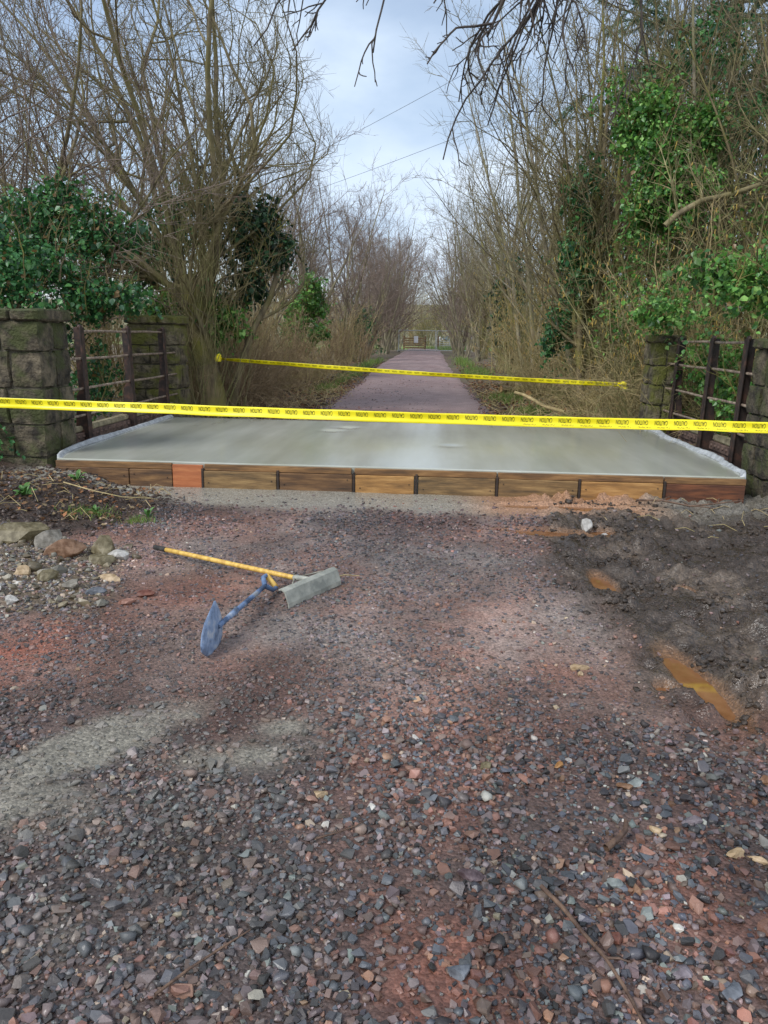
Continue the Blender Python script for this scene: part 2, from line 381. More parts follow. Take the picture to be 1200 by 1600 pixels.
def track():
    ys = np.concatenate([np.arange(11.75, 30, 0.25), np.arange(30, 86, 1.0)]); u = np.linspace(0, 1, 21)
    U, Y = np.meshgrid(u, ys)
    wl = -2.45 - 0.45 * sstep(18, 40, Y) + 0.35 * (fbm(Y * 0.6, Y * 0.1, 121, 3) - 0.5) - 0.1 * (1 - sstep(12, 15, Y))
    wr = 1.38 - 0.33 * sstep(18, 45, Y) + 0.35 * (fbm(Y * 0.6, Y * 0.1 + 9, 122, 3) - 0.5)
    X = wl + (wr - wl) * U
    Z = 0.05 + 0.05 * (1 - (2 * U - 1) ** 2) + 0.02 * (fbm(X * 2, Y * 2, 123, 3) - 0.5) - 0.14 * (sstep(0.9, 1.0, U) + sstep(0.9, 1.0, 1 - U))
    n = fbm(X * 1.2, Y * 0.7, 124, 4)[..., None]; n2 = fbm(X * 9, Y * 9, 125, 3)[..., None]
    c = lin(126, 103, 100) * (1 - n) + lin(150, 129, 124) * n
    d = ((1 - sstep(14.2, 16.5, Y + 1.5 * (n[..., 0] - .5))) * 0.75)[..., None]
    c = c * (1 - d) + lin(92, 58, 52) * d
    c = c * (0.7 + 0.6 * n2)
    V = np.stack([X, Y, Z], -1).reshape(-1, 3); ny, nx = X.shape; i = np.arange(ny * nx).reshape(ny, nx)
    q = np.stack([i[:-1, :-1], i[:-1, 1:], i[1:, 1:], i[1:, :-1]], -1).reshape(-1, 4)
    return mesh_np('path', V, [q], M['track'], c.reshape(-1, 3), True)
PATHN = []
tag(link('path', track()), 'purple gravel track running away beyond the bridge', kind='structure')

M['puddle'] = mat('muddy_water', srgb(140, 94, 58, .72), srgb(164, 118, 80, .72), rough=0.04, scale=5, spec=0.5)
pudl = ['long orange puddle in the wheel rut beside the dark mud', 'small curved orange puddle in the upper wheel rut', 'shallow orange puddle beside the white triangular stone',
        'tiny orange puddle in the mud next to the white triangular stone', 'wide thin orange puddle at the foot of the formwork boards', 'tiny round puddle beside the long rut puddle', 'tiny puddle far out in the dark mud']
for p, lb in zip(PUD, pudl):
    a = np.linspace(0, 2 * math.pi, 28, endpoint=False); an = math.radians(p[4])
    u = np.cos(a) * p[2] * 1.62; v = np.sin(a) * p[3] * 1.62
    V = np.stack([u * math.sin(an) + v * math.cos(an), u * math.cos(an) - v * math.sin(an), 0 * a], -1)
    V = np.vstack([V, [[0, 0, 0]]])
    f = np.array([[i, 28, (i + 1) % 28] for i in range(28)])
    tag(link('puddle', mesh_np('puddle', V, [f[:, ::-1] if False else f], M['puddle'], smooth=True), None, (p[0], p[1], p[5])), lb, kind='structure')

# ------------------------------------------------------------------ bridge deck, formwork, side strips
SX0, SX1, SY0, SY1, SZ = -3.94, 3.18, 7.50, 11.62, 0.25
def concrete():
    m = bpy.data.materials.new('fresh_wet_concrete'); m.use_nodes = True; t = m.node_tree; b = t.nodes['Principled BSDF']
    tc = N(t, 'ShaderNodeTexCoord')
    def nz(sc, scale, det=4):
        mp = N(t, 'ShaderNodeMapping'); mp.inputs['Scale'].default_value = sc; t.links.new(tc.outputs['Object'], mp.inputs[0])
        n = N(t, 'ShaderNodeTexNoise'); n.inputs['Scale'].default_value = scale; n.inputs['Detail'].default_value = det
        t.links.new(mp.outputs[0], n.inputs['Vector']); return n.outputs['Fac']
    big = nz((1, 0.35, 1), 1.1); streak = nz((3.2, 0.35, 1), 1.3, 3); fine = nz((1.2, 14, 1), 3.0, 4)
    rp = N(t, 'ShaderNodeValToRGB'); e = rp.color_ramp.elements
    e[0].position = 0.3; e[0].color = srgb(146, 147, 132, 1.1); e[1].position = 0.7; e[1].color = srgb(172, 174, 164, 1.1)
    t.links.new(big, rp.inputs[0])
    mrk = N(t, 'ShaderNodeMapRange'); mrk.inputs['From Min'].default_value = 0.35; mrk.inputs['From Max'].default_value = 0.65; mrk.inputs['To Min'].default_value = 0.95; mrk.inputs['To Max'].default_value = 1.04
    t.links.new(streak, mrk.inputs[0])
    vm = N(t, 'ShaderNodeVectorMath', operation='SCALE'); t.links.new(rp.outputs[0], vm.inputs[0]); t.links.new(mrk.outputs[0], vm.inputs['Scale'])
    t.links.new(vm.outputs[0], b.inputs['Base Color'])
    mr = N(t, 'ShaderNodeMapRange'); mr.inputs['From Min'].default_value = 0.35; mr.inputs['From Max'].default_value = 0.65; mr.inputs['To Min'].default_value = 0.12; mr.inputs['To Max'].default_value = 0.18
    t.links.new(streak, mr.inputs[0]); t.links.new(mr.outputs[0], b.inputs['Roughness'])
    ad = N(t, 'ShaderNodeMath', operation='ADD'); t.links.new(streak, ad.inputs[0]); t.links.new(fine, ad.inputs[1])
    bp = N(t, 'ShaderNodeBump'); bp.inputs['Strength'].default_value = 0.018; bp.inputs['Distance'].default_value = 0.01
    t.links.new(ad.outputs[0], bp.inputs['Height']); t.links.new(bp.outputs[0], b.inputs['Normal'])
    return m
M['concrete'] = concrete()
deck = thing('bridge_deck', 'freshly poured wet grey concrete slab across the bridge', 'concrete slab', ((SX0 + SX1) / 2, (SY0 + SY1) / 2, 0))
xs = np.linspace(SX0, SX1, 90) - (SX0 + SX1) / 2;  ys = np.linspace(SY0, SY1, 50) - (SY0 + SY1) / 2
X, Y = np.meshgrid(xs, ys)
Z = SZ + 0.006 * (fbm(X * 1.2, Y * 0.5, 131, 3) - 0.5) + 0.012 * np.exp(-((X + 3.7) / .15) ** 2) + 0.012 * np.exp(-((X - 3.7) / .15) ** 2)
for (fx, fy, d) in [(-0.78, 1.25, 0.02), (-0.95, 0.85, 0.018), (0.62, -0.35, 0.012)]:
    Z = Z - d * np.exp(-(((X - fx) / 0.12) ** 2 + ((Y - fy) / 0.10) ** 2))
X = X * (1 + 0.05 * (1 - np.exp(-(Y - ys[0]) / 0.35)))
V = np.stack([X, Y, Z], -1).reshape(-1, 3); ny, nx = X.shape; i = np.arange(ny * nx).reshape(ny, nx)
q = np.stack([i[:-1, :-1], i[:-1, 1:], i[1:, 1:], i[1:, :-1]], -1).reshape(-1, 4)
rim = np.concatenate([i[0, :], i[1:, -1], i[-1, -2::-1], i[-2:0:-1, 0]])
Vb = V[rim].copy(); Vb[:, 2] = -0.15; o_ = len(V); k = np.arange(len(rim))
qb = np.stack([rim[k], o_ + k, o_ + np.roll(k, -1), np.roll(rim, -1)], -1)
link('slab', mesh_np('slab', np.vstack([V, Vb]), [q, qb], M['concrete'], smooth=False), deck)
deck.children[0].data.polygons.foreach_set('use_smooth', [True] * len(q) + [False] * len(qb))

def wood(name, ca, cb, cc, rough=0.6):
    return mat(name, ca, cb, rough=rough, scale=2.2, c3=cc, stretch=(1.3, 6, 11), bump=0.6, bscale=10, bdist=0.005, detail=8, lo=0.3, hi=0.72, coord='World', rough2=0.85)
WD = {
 'dark': wood('dark_wet_board', srgb(58, 44, 33, 1.15), srgb(132, 100, 64, 1.15), srgb(96, 70, 46, 1.15)),
 'mid': wood('brown_board', srgb(66, 54, 38, 1.2), srgb(152, 124, 82, 1.2), srgb(112, 88, 56, 1.2)),
 'gold': wood('golden_board', srgb(98, 72, 42, 1.2), srgb(186, 146, 92, 1.1), srgb(152, 112, 64, 1.1)),
 'orange': wood('orange_board', srgb(140, 82, 50, 1.1), srgb(184, 120, 76, 1.1), srgb(164, 98, 60, 1.1)),
 'red': wood('reddish_dark_board', srgb(48, 30, 22, 1.3), srgb(126, 76, 46, 1.15), srgb(84, 50, 32, 1.15)),
 'strip': wood('wet_edge_strip', srgb(72, 54, 38, 1.15), srgb(150, 114, 72, 1.15), srgb(112, 82, 50, 1.15)),
 'stake': wood('black_wet_stake', srgb(34, 28, 24, 1.15), srgb(66, 52, 42, 1.15), srgb(48, 38, 32, 1.15))}
def px2x(p):   # pixel column along the boards -> metres along the slab front
    return SX0 + (p - 93) / (1162 - 93) * (SX1 - SX0)
form = thing('formwork', 'row of brown timber shuttering boards along the front of the slab', 'formwork', (0, SY0, 0))
segs = [(93, 213, 'dark'), (213, 283, 'dark'), (332, 449, 'mid'), (452, 568, 'dark'), (571, 664, 'gold'), (669, 789, 'mid'), (792, 914, 'mid'), (917, 1041, 'gold'), (1044, 1162, 'red')]
rnd = random.Random(5)
blabel = ['dark wet board at the left end', 'short dark stained board', 'brown board right of the orange one', 'dark greenish board', 'golden short board in the middle', 'brown knotty board', 'plain brown board', 'golden brown scuffed board', 'dark reddish board at the right end']
for (a, b, w), lb in zip(segs, blabel):
    x0, x1 = px2x(a) + 0.006, px2x(b) - 0.006; L_ = x1 - x0
    bm = box_bm(L_, 0.045, 0.195, 0.004)
    o = bm_obj('board', bm, WD[w], form, ((x0 + x1) / 2, -0.036 - rnd.uniform(0, .006), 0.082), (0, rnd.uniform(-.004, .004), rnd.uniform(-.003, .003)))
    o['label'] = lb
    for nx_ in (x0 + 0.05, x1 - 0.05):
        bmn = bmesh.new(); bmesh.ops.create_cone(bmn, cap_ends=True, segments=8, radius1=0.007, radius2=0.006, depth=0.006)
        bmesh.ops.rotate(bmn, matrix=Matrix.Rotation(math.pi / 2, 3, 'X'), verts=bmn.verts)
        bm_obj('nail', bmn, WD['stake'], o, (nx_ - (x0 + x1) / 2, -0.0245, rnd.uniform(-.05, .05)))
x0, x1 = px2x(283) + .003, px2x(332) - .003
o = bm_obj('board', box_bm(x1 - x0, 0.04, 0.255, 0.004), WD['orange'], form, ((x0 + x1) / 2, -0.046, 0.110)); o['label'] = 'short orange upright board'
for a, b in [(93, 282), (333, 566), (570, 790), (791, 1041), (1042, 1163)]:
    x0, x1 = px2x(a) + .004, px2x(b) - .004
    bm_obj('edge_strip', box_bm(x1 - x0, 0.038, 0.062, 0.003), WD['strip'], form, ((x0 + x1) / 2, -0.027, 0.214), (0, rnd.uniform(-.003, .003), 0))
for a in (450.5, 569.5, 666.5, 790.5, 915.5, 1042.5, 331):
    bm_obj('stake', box_bm(0.024, 0.03, 0.23, 0.003), WD['stake'], form, (px2x(a), -0.055, 0.09), (0, rnd.uniform(-.03, .03), 0))

M['foam'] = mat('white_foam_strip', srgb(150, 154, 156, 1.0), srgb(188, 192, 194, 1.0), rough=0.55, scale=14, bump=0.4, bscale=20)
def side_strip(side, label):
    xb = SX0 + 0.02 if side < 0 else SX1 - 0.045
    r_ = random.Random(side + 7); pts = []; n = 60
    bm = bmesh.new(); prev = None
    for k in range(n):
        y = SY0 + 0.06 + (SY1 - SY0 - 0.09) * k / (n - 1)
        x = xb + side * (0.20 - 0.20 * math.exp(-((y - SY0) / 0.35)) + 0.008 * math.sin(y * 4.1 + side) + 0.003 * r_.uniform(-1, 1))
        if side > 0: x += 0.02 * math.tanh(6 * math.sin(y * 5.2))
        h = 0.038 + 0.008 * math.sin(y * 3) + r_.uniform(-.004, .004)
        ring = [bm.verts.new(v) for v in [(x - side * 0.04, y, SZ - 0.004), (x - side * 0.012, y, SZ + h * .4), (x, y, SZ + h), (x + side * 0.022, y, SZ + h + .004), (x + side * 0.03, y, SZ - 0.03)]]
        if prev:
            for j in range(4):
                f = [prev[j], prev[j + 1], ring[j + 1], ring[j]]
                bm.faces.new(f if side < 0 else f[::-1])
        else:
            bm.faces.new(ring if side > 0 else ring[::-1])
        prev = ring
    bm.normal_update()
    tag(bm_obj('edging_strip', bm, M['foam'], smooth=True), label, 'edging strip', 'white strips along the slab edges')
side_strip(-1, 'wavy white strip along the slab edge under the left railing')
side_strip(1, 'stepped white strip along the slab edge under the right railing')

# ------------------------------------------------------------------ railings with riveted girders
M['iron'] = mat('rusty_dark_iron', srgb(38, 30, 28, 1.2), srgb(82, 58, 48, 1.2), rough=0.6, scale=9, bump=0.5, bscale=60, bdist=0.004, c3=srgb(54, 42, 38, 1.2), objvar=0.25)
M['rod'] = mat('weathered_rail_rod', srgb(96, 82, 72, 1.2), srgb(150, 134, 118, 1.2), rough=0.6, scale=16, bump=0.3, bscale=60, bdist=0.003)
M['girder'] = mat('rusty_girder', srgb(60, 48, 44, 1.2), srgb(112, 92, 82, 1.2), rough=0.75, scale=8, bump=0.4, bscale=40, bdist=0.005)
M['coping'] = mat('pale_coping', srgb(116, 108, 86, 1.1), srgb(162, 152, 124, 1.1), rough=0.85, scale=9, bump=0.5, bscale=40, bdist=0.006)
def railing(side, x, posts, y0, y1, label, lean):
    t = thing('railing', label, 'railing', (x, 0, 0), group='iron railings on the bridge')
    top = 1.62
    for k, y in enumerate(posts):
        # T-section post: flange towards the deck, web behind, wider foot plate
        bm = bmesh.new()
        def addbox(cx, cy, cz, sx, sy, sz):
            b2 = box_bm(sx, sy, sz, 0.004); bmesh.ops.translate(b2, vec=(cx, cy, cz), verts=b2.verts)
            me = bpy.data.meshes.new('tmp'); b2.to_mesh(me); b2.free(); bm.from_mesh(me); bpy.data.meshes.remove(me)
        addbox(0, 0, 0.92, 0.018, 0.105, 1.40); addbox(side * 0.055, 0, 0.92, 0.092, 0.018, 1.396)
        # gusset in the lower part
        v = [bm.verts.new(p) for p in [(-.012, -.02, .15), (-.012, -.02, .95), (-.012, .02, .95), (-.012, .02, .15),
                                       (side * .20, -.02, .15), (side * .125, -.02, .80), (side * .125, .02, .80), (side * .20, .02, .15)]]
        for f in [(0, 1, 2, 3), (7, 6, 5, 4), (0, 4, 5, 1), (3, 2, 6, 7), (1, 5, 6, 2), (0, 3, 7, 4)]:
            bm.faces.new([v[j] for j in f])
        bmesh.ops.recalc_face_normals(bm, faces=bm.faces)
        p_ = bm_obj('post', bm, M['iron'], t, (0, y, 0), (0, lean, 0))
        bm2 = bmesh.new(); bmesh.ops.create_uvsphere(bm2, u_segments=8, v_segments=6, radius=0.035)
        bmesh.ops.scale(bm2, vec=(.8, 1.2, 1.0), verts=bm2.verts)
        bm_obj('post_cap', bm2, M['iron'], p_, (side * .02, 0, top), smooth=True)
    for k, z in enumerate((1.57, 1.24, 0.88, 0.55)):
        n = 14; ya = y0 if k else posts[0]; yb = y1 if k else posts[-1]
        pts = [(side * (.035 + .0 * j) + lean * z * .9, ya + (yb - ya) * j / (n - 1), z + 0.004 * math.sin(j * .9 + k * 2 + side)) for j in range(n)]
        link('rail', tube_mesh('rail', [(pts, [0.016] * n, 0)], M['rod'], 8), t)
    return t
railing(-1, -4.28, (9.05, 10.5, 11.9), 8.35, 12.6, 'dark iron railing of three posts between the left stone pillars', -0.015)
railing(1, 3.50, (8.72, 9.78, 11.05), 8.1, 11.6, 'dark iron railing of three posts between the right mossy pillars', 0.015)
def girder(side, x, y0, y1, label):
    t = thing('girder', label, 'girder', (x, (y0 + y1) / 2, 0), group='riveted girders under the railings')
    Lg = y1 - y0
    bm_obj('plate', box_bm(0.03, Lg, 0.42, 0.004), M['girder'], t, (side * 0.05, 0, 0.12))
    bm_obj('angle', box_bm(0.02, Lg, 0.10, 0.003), M['girder'], t, (side * 0.026, 0, 0.275))
    nseg = 4
    rr = random.Random(side + 30)
    for k in range(nseg):
        l = Lg / nseg
        bm_obj('coping', box_bm(0.17, l - 0.03, 0.07, 0.012, seg=2), M['coping'], t, (side * 0.115, -Lg / 2 + l * (k + .5), 0.366 + rr.uniform(-.008, .008)), (0, side * .12 + rr.uniform(-.03, .03), rr.uniform(-.02, .02)))
    bmr = bmesh.new(); bmesh.ops.create_uvsphere(bmr, u_segments=8, v_segments=5, radius=0.021)
    me = bpy.data.meshes.new('rivet'); bmr.to_mesh(me); bmr.free(); me.materials.append(M['girder'])
    nr = int(Lg / 0.125)
    for k in range(nr):
        link('rivet', me, t, (side * 0.014, -Lg / 2 + (k + .5) * Lg / nr, 0.285))
girder(-1, -4.34, 8.3, 12.4, 'rusty riveted girder edge under the left railing')
girder(1, 3.62, 8.0, 11.5, 'rusty riveted girder edge under the right railing')

# ------------------------------------------------------------------ stone pillars
def stone_mat(name, a, b, moss, mlo, mhi, mk=1.0):
    m = mat(name, a, b, rough=0.9, scale=9, bump=1.0, bscale=34, bdist=0.025, objvar=0.35, detail=8, coord='World')
    t = m.node_tree; bs = t.nodes['Principled BSDF']; src = bs.inputs['Base Color'].links[0].from_socket
    tc = N(t, 'ShaderNodeTexCoord'); geo = N(t, 'ShaderNodeNewGeometry'); sp = N(t, 'ShaderNodeSeparateXYZ')
    n = N(t, 'ShaderNodeTexNoise'); n.inputs['Scale'].default_value = 3.2; n.inputs['Detail'].default_value = 6
    t.links.new(geo.outputs['Position'], n.inputs['Vector']); t.links.new(geo.outputs['Normal'], sp.inputs[0])
    ma = N(t, 'ShaderNodeMath', operation='MULTIPLY_ADD'); ma.inputs[1].default_value = 0.22
    t.links.new(sp.outputs['Z'], ma.inputs[0]); t.links.new(n.outputs['Fac'], ma.inputs[2])
    mr = N(t, 'ShaderNodeMapRange'); mr.inputs['From Min'].default_value = mlo; mr.inputs['From Max'].default_value = mhi; mr.inputs['To Max'].default_value = mk
    t.links.new(ma.outputs[0], mr.inputs[0])
    mx = N(t, 'ShaderNodeMix', data_type='RGBA'); mx.inputs[7].default_value = moss
    t.links.new(mr.outputs[0], mx.inputs['Factor']); t.links.new(src, mx.inputs[6]); t.links.new(mx.outputs[2], bs.inputs['Base Color'])
    return m
M['stoneL'] = stone_mat('weathered_sandstone', srgb(46, 41, 33, .9), srgb(108, 98, 80, .9), srgb(66, 74, 32, .9), 0.47, 0.62, 0.8)
M['stoneM'] = stone_mat('mossy_sandstone', srgb(62, 57, 46, 1.0), srgb(126, 116, 94, 1.0), srgb(98, 100, 40, 1.0), 0.44, 0.60, 0.9)
M['mortar'] = mat('mortar_core', srgb(64, 60, 50, 1.2), srgb(98, 92, 78, 1.2), rough=0.95, scale=12, bump=0.6)
def rough_block(sx, sy, sz, rng, amp=0.018, cuts=5):
    bm = box_bm(sx, sy, sz)
    bmesh.ops.subdivide_edges(bm, edges=bm.edges[:], cuts=cuts, use_grid_fill=True)
    ox = Vector((rng.uniform(0, 99), rng.uniform(0, 99), rng.uniform(0, 99)))
    for v in bm.verts:
        q = v.co * 5 + ox
        d = Vector((mnoise.noise(q), mnoise.noise(q + Vector((17, 3, 5))), mnoise.noise(q + Vector((5, 31, 9)))))
        u = [abs(v.co.x) / (sx / 2), abs(v.co.y) / (sy / 2), abs(v.co.z) / (sz / 2)]
        e = sum(1 for c in u if c > 0.99)
        v.co += d * amp * 1.1 + Vector((mnoise.noise(q * 3.3), mnoise.noise(q * 3.3 + Vector((7, 7, 7))), mnoise.noise(q * 3.1))) * amp * .55
        if e >= 2:
            v.co *= (1 - 0.010 / max(.1, min(sx, sy, sz)) * (1.0 if e == 2 else 1.8))
    return bm
def pillar(name, label, cx, cy, w, d, courses, top, matn, seed, cap=0.11, zb=-0.5, rz=0.0):
    rng = random.Random(seed)
    t = thing(name, label, 'stone pillar', (cx, cy, 0), rz, group='stone pillars at the bridge corners')
    bm = box_bm(w - 0.09, d - 0.09, top - zb - 0.06); bm_obj('core', bm, M['mortar'], t, (0, 0, (top + zb) / 2 - 0.03))
    z = zb
    hs = [rng.uniform(0.8, 1.2) for _ in range(courses)]; s = (top - cap - zb) / sum(hs)
    for c, h in enumerate(hs):
        h *= s
        ns = rng.choice((1, 2)) if c % 2 else (rng.choice((2, 3)) if w > 0.8 else 2)
        cuts_ = sorted([0] + [(k + rng.uniform(-.16, .16)) / ns for k in range(1, ns)] + [1])
        for a, b in zip(cuts_, cuts_[1:]):
            l = (b - a) * w
            for dy in (0, 1):
                bm_obj('stone', rough_block(l - 0.014, d / 2 - 0.014, h - 0.012, rng), M[matn], t,
                       (-w / 2 + (a + b) / 2 * w + rng.uniform(-.012, .012), (-d / 4 if dy == 0 else d / 4) + rng.uniform(-.012, .012), z + h / 2), (0, rng.uniform(-.012, .012), rng.uniform(-.02, .02)))
        z += h
    for a, b in ((-.5, .12), (.12, .5)):
        bm_obj('cap_stone', rough_block((b - a) * (w + .08) - .01, d + .08, cap, rng, .012), M[matn], t, ((a + b) / 2 * (w + .08), 0, top - cap / 2), (0, rng.uniform(-.02, .02), 0))
    return t
pillar('stone_pillar', 'weathered stone pillar under ivy at the left front bridge corner', -4.56, 8.10, 0.80, 0.72, 6, 1.80, 'stoneL', 3, cap=0.13)
pillar('stone_pillar', 'mossy squared stone pillar behind the left railing', -4.72, 12.75, 0.87, 0.62, 6, 1.84, 'stoneM', 8, cap=0.14)
pillar('stone_pillar', 'moss covered stone pillar at the far end of the right railing', 3.52, 11.75, 0.42, 0.55, 6, 1.66, 'stoneM', 12)
pillar('stone_pillar', 'grey stone pillar at the right front corner cut by the picture edge', 3.79, 8.04, 0.66, 0.66, 6, 1.62, 'stoneL', 19)
# low stone walls running outwards from the pillars
def low_wall(label, x0, x1, y, top, seed):
    rng = random.Random(seed); t = thing('stone_wall', label, 'stone wall', ((x0 + x1) / 2, y, 0))
    w = x1 - x0
    bm_obj('core', box_bm(w, 0.36, top + 0.6), M['mortar'], t, (0, 0, (top - 0.6) / 2 - .02))
    z = -0.6
    while z < top - 0.05:
        h = rng.uniform(.2, .32); h = min(h, top - z); x = -w / 2
        while x < w / 2 - .02:
            l = min(rng.uniform(.3, .6), w / 2 - x)
            bm_obj('stone', rough_block(max(l - .014, .05), 0.44, h - .012, rng, .018, 2), M['stoneL'], t, (x + l / 2, rng.uniform(-.015, .015), z + h / 2))
            x += l
        z += h
low_wall('overgrown stone wall running left from the front pillar', -7.6, -5.0, 8.15, 1.55, 21)

# ------------------------------------------------------------------ caution tapes
M['tape'] = mat('yellow_plastic_tape', srgb(240, 224, 14, 1.0), srgb(250, 236, 40, 1.0), rough=0.35, scale=5)
M['ink'] = mat('black_print', srgb(24, 22, 14), srgb(34, 32, 20), rough=0.45)
def text_mesh(body):
    cu = bpy.data.curves.new('t', 'FONT'); cu.body = body; cu.size = 1.0; cu.offset = 0.002; cu.resolution_u = 2
    cu.align_x = 'CENTER'; cu.align_y = 'CENTER'
    o = bpy.data.objects.new('t', cu); COL.objects.link(o)
    me = bpy.data.meshes.new_from_object(o.evaluated_get(bpy.context.evaluated_depsgraph_get()))
    me.calc_loop_triangles()
    V = np.array([v.co[:] for v in me.vertices]); F = np.array([t.vertices[:] for t in me.loop_triangles])
    bpy.data.objects.remove(o); bpy.data.curves.remove(cu); bpy.data.meshes.remove(me)
    V[:, :2] -= (V[:, :2].max(0) + V[:, :2].min(0)) / 2
    return V, F
TV, TF = text_mesh('CAUTION')
tw_ = TV[:, 0].max() - TV[:, 0].min(); th_ = TV[:, 1].max() - TV[:, 1].min()
def tape(label, A, B, W, sag, pitch, rows, tilt=0.0, twist=None, knots=(), fold=0.0):
    A = Vector(A); B = Vector(B); n = 120; Lt = (B - A).length
    t = thing('caution_tape', label, 'caution tape', (0, 0, 0), group='caution tapes across the bridge')
    ax = (B - A).normalized(); nrm = Vector((ax.y, -ax.x, 0)).normalized()       # towards the camera side
    def at(s, v, off=0.0):
        u = s / Lt
        p = A.lerp(B, u); p.z -= sag * 4 * u * (1 - u)
        wv = 0.006 * math.sin(s * 3.3) + 0.004 * math.sin(s * 7.9 + 1)
        ti = tilt + 0.12 * math.sin(s * 1.7) + 0.10 * math.sin(s * 4.3 + 2) + 0.07 * math.sin(s * 11.3) + (twist(u) if twist else 0)
        up = Vector((0, 0, math.cos(ti))) + nrm * math.sin(ti)
        nn = nrm * math.cos(ti) - Vector((0, 0, math.sin(ti)))
        cur = fold * max(0, (0.30 - (v / W + 0.5)) / 0.30)       # lower edge curls towards the viewer
        return p + up * (v + wv * .3) + nn * (off + wv + cur * 0.02)
    vs_ = [-.5, -.3, -.1, .12, .35, .5]; bm = bmesh.new(); prev = None
    for k in range(n + 1):
        ring = [bm.verts.new(at(Lt * k / n, W * v)) for v in vs_] 
        if prev:
            for j in range(len(vs_) - 1):
                bm.faces.new([prev[j], ring[j], ring[j + 1], prev[j + 1]])
        prev = ring
    o = bm_obj('tape_strip', bm, M['tape'], t, smooth=True)
    md = o.modifiers.new('thick', 'SOLIDIFY'); md.thickness = 0.0008; md.offset = 0
    for (vc, hh, u0, u1, squash) in rows:
        s = Lt * u0 + pitch / 2; sw = pitch * 0.66 / tw_; shh = hh / th_
        while s < Lt * u1 - pitch / 2:
            P = np.array([at(s - x * sw, vc - y * shh, 0.0022) for x, y, _ in TV]); c0 = P.mean(0)
            link('lettering', mesh_np('lettering', P - c0, [TF], M['ink']), t, c0); s += pitch
    for (kx, ky, kz, r_) in knots:
        bm = bmesh.new(); rk_ = random.Random(int(kx * 10))
        for lp_ in range(7):           # wrapped and bunched turns of tape
            ax_ = Vector((rk_.gauss(0, .5), rk_.gauss(0, .5), 1)).normalized(); e1 = ax_.orthogonal().normalized(); e2 = ax_.cross(e1); prev = None
            c_ = Vector((rk_.gauss(0, .2), rk_.gauss(0, .2), rk_.gauss(0, .3))) * r_; rr_ = r_ * rk_.uniform(.5, .95); w_ = r_ * rk_.uniform(.25, .5)
            for k in range(11):
                a_ = k / 10 * rk_.uniform(5.2, 6.2); p_ = c_ + (e1 * math.cos(a_) + e2 * math.sin(a_)) * rr_ * rk_.uniform(.85, 1.1)
                ring = [bm.verts.new(p_ - ax_ * w_), bm.verts.new(p_ + ax_ * w_ * rk_.uniform(.6, 1.1))]
                if prev: bm.faces.new([prev[0], ring[0], ring[1], prev[1]])
                prev = ring
        bm_obj('knot', bm, M['tape'], t, (kx, ky, kz))
    return t
tape('near yellow caution tape stretched in front of the concrete slab', (-4.55, 5.75, 1.035), (4.45, 5.35, 1.010), 0.077, 0.028, 0.137,
     [(0.010, 0.034, 0.0, 1.0, 1), (-0.020, 0.013, 0.58, 0.97, 1)], twist=lambda u: 0.25 * max(0, u - .5), fold=1.0)
tape('far yellow caution tape tied to the mossy trunk beyond the slab', (-3.98, 14.0, 1.09), (3.22, 12.9, 0.83), 0.077, 0.03, 0.137,
     [(0.008, 0.032, 0.0, 1.0, 1)], twist=lambda u: 0.9 * math.exp(-u * 9) + .3 * u, knots=((-4.03, 14.0, 1.10, 0.085), (3.25, 12.9, 0.825, 0.07)))
# timber stakes that carry the near tape (just beyond the picture edges)
for x, y, lb in ((-4.57, 5.77, 'timber stake holding the near tape at its left end'), (4.47, 5.37, 'timber stake holding the near tape at its right end')):
    bm = box_bm(0.05, 0.05, 1.45, 0.004); bmesh.ops.translate(bm, vec=(0, 0, .42), verts=bm.verts)
    tag(bm_obj('tape_stake', bm, WD['mid'], None, (x, y, 0)), lb, 'stake', 'stakes holding the near tape')

# ------------------------------------------------------------------ tools
M['handle'] = mat('yellow_wood_handle', srgb(176, 138, 62, 1.2), srgb(214, 178, 92, 1.2), rough=0.5, scale=3, stretch=(12, 12, 1.0), bump=0.15)
M['grip'] = mat('black_rubber_grip', srgb(40, 38, 36), srgb(70, 66, 60), rough=0.8, scale=20)
M['alu'] = mat('cement_smeared_aluminium', srgb(118, 120, 112, 1.1), srgb(160, 160, 148, 1.1), rough=0.55, scale=9, bump=0.2)
M['wire'] = mat('steel_brace', srgb(120, 116, 104), srgb(150, 146, 132), rough=0.5)
M['blue'] = mat('blue_shovel_steel', srgb(84, 98, 120, 1.2), srgb(160, 164, 168, 1.3), rough=0.5, scale=13, c3=srgb(112, 130, 156, 1.3), bump=0.2, lo=0.35, hi=0.66)
M['blue2'] = mat('scuffed_blue_plastic', srgb(58, 76, 102, 1.0), srgb(158, 156, 146, 1.0), rough=0.6, scale=9, c3=srgb(92, 114, 146, 1.2), lo=0.36, hi=0.72)
def tube_between(name, a, b, r0, r1, mat_, parent, n=6, sides=10, bend=0.0):
    pts, rs = [], []
    for k in range(n):
        u = k / (n - 1); p = Vector(a).lerp(Vector(b), u); p.z += bend * 4 * u * (1 - u)
        pts.append(p[:]); rs.append(r0 + (r1 - r0) * u)
    V, F = tubes([(pts, rs, 0)], lambda l: sides)
    c0 = len(V); V = np.vstack([V, [pts[0]], [pts[-1]]])
    cap = np.array([[c0, (k + 1) % sides, k] for k in range(sides)] + [[c0 + 1, (n - 1) * sides + k, (n - 1) * sides + (k + 1) % sides] for k in range(sides)])
    return link(name, mesh_np(name, V, F + [cap], mat_, smooth=True), parent)
rk = thing('concrete_rake', 'concrete rake with yellow wooden handle and grey metal blade on the gravel', 'rake')
hA, hB = Vector((-1.98, 5.06, 0.055)), Vector((-0.74, 4.36, 0.085))
tube_between('handle', hA.lerp(hB, 0.085), hB, 0.0165, 0.0165, M['handle'], rk)
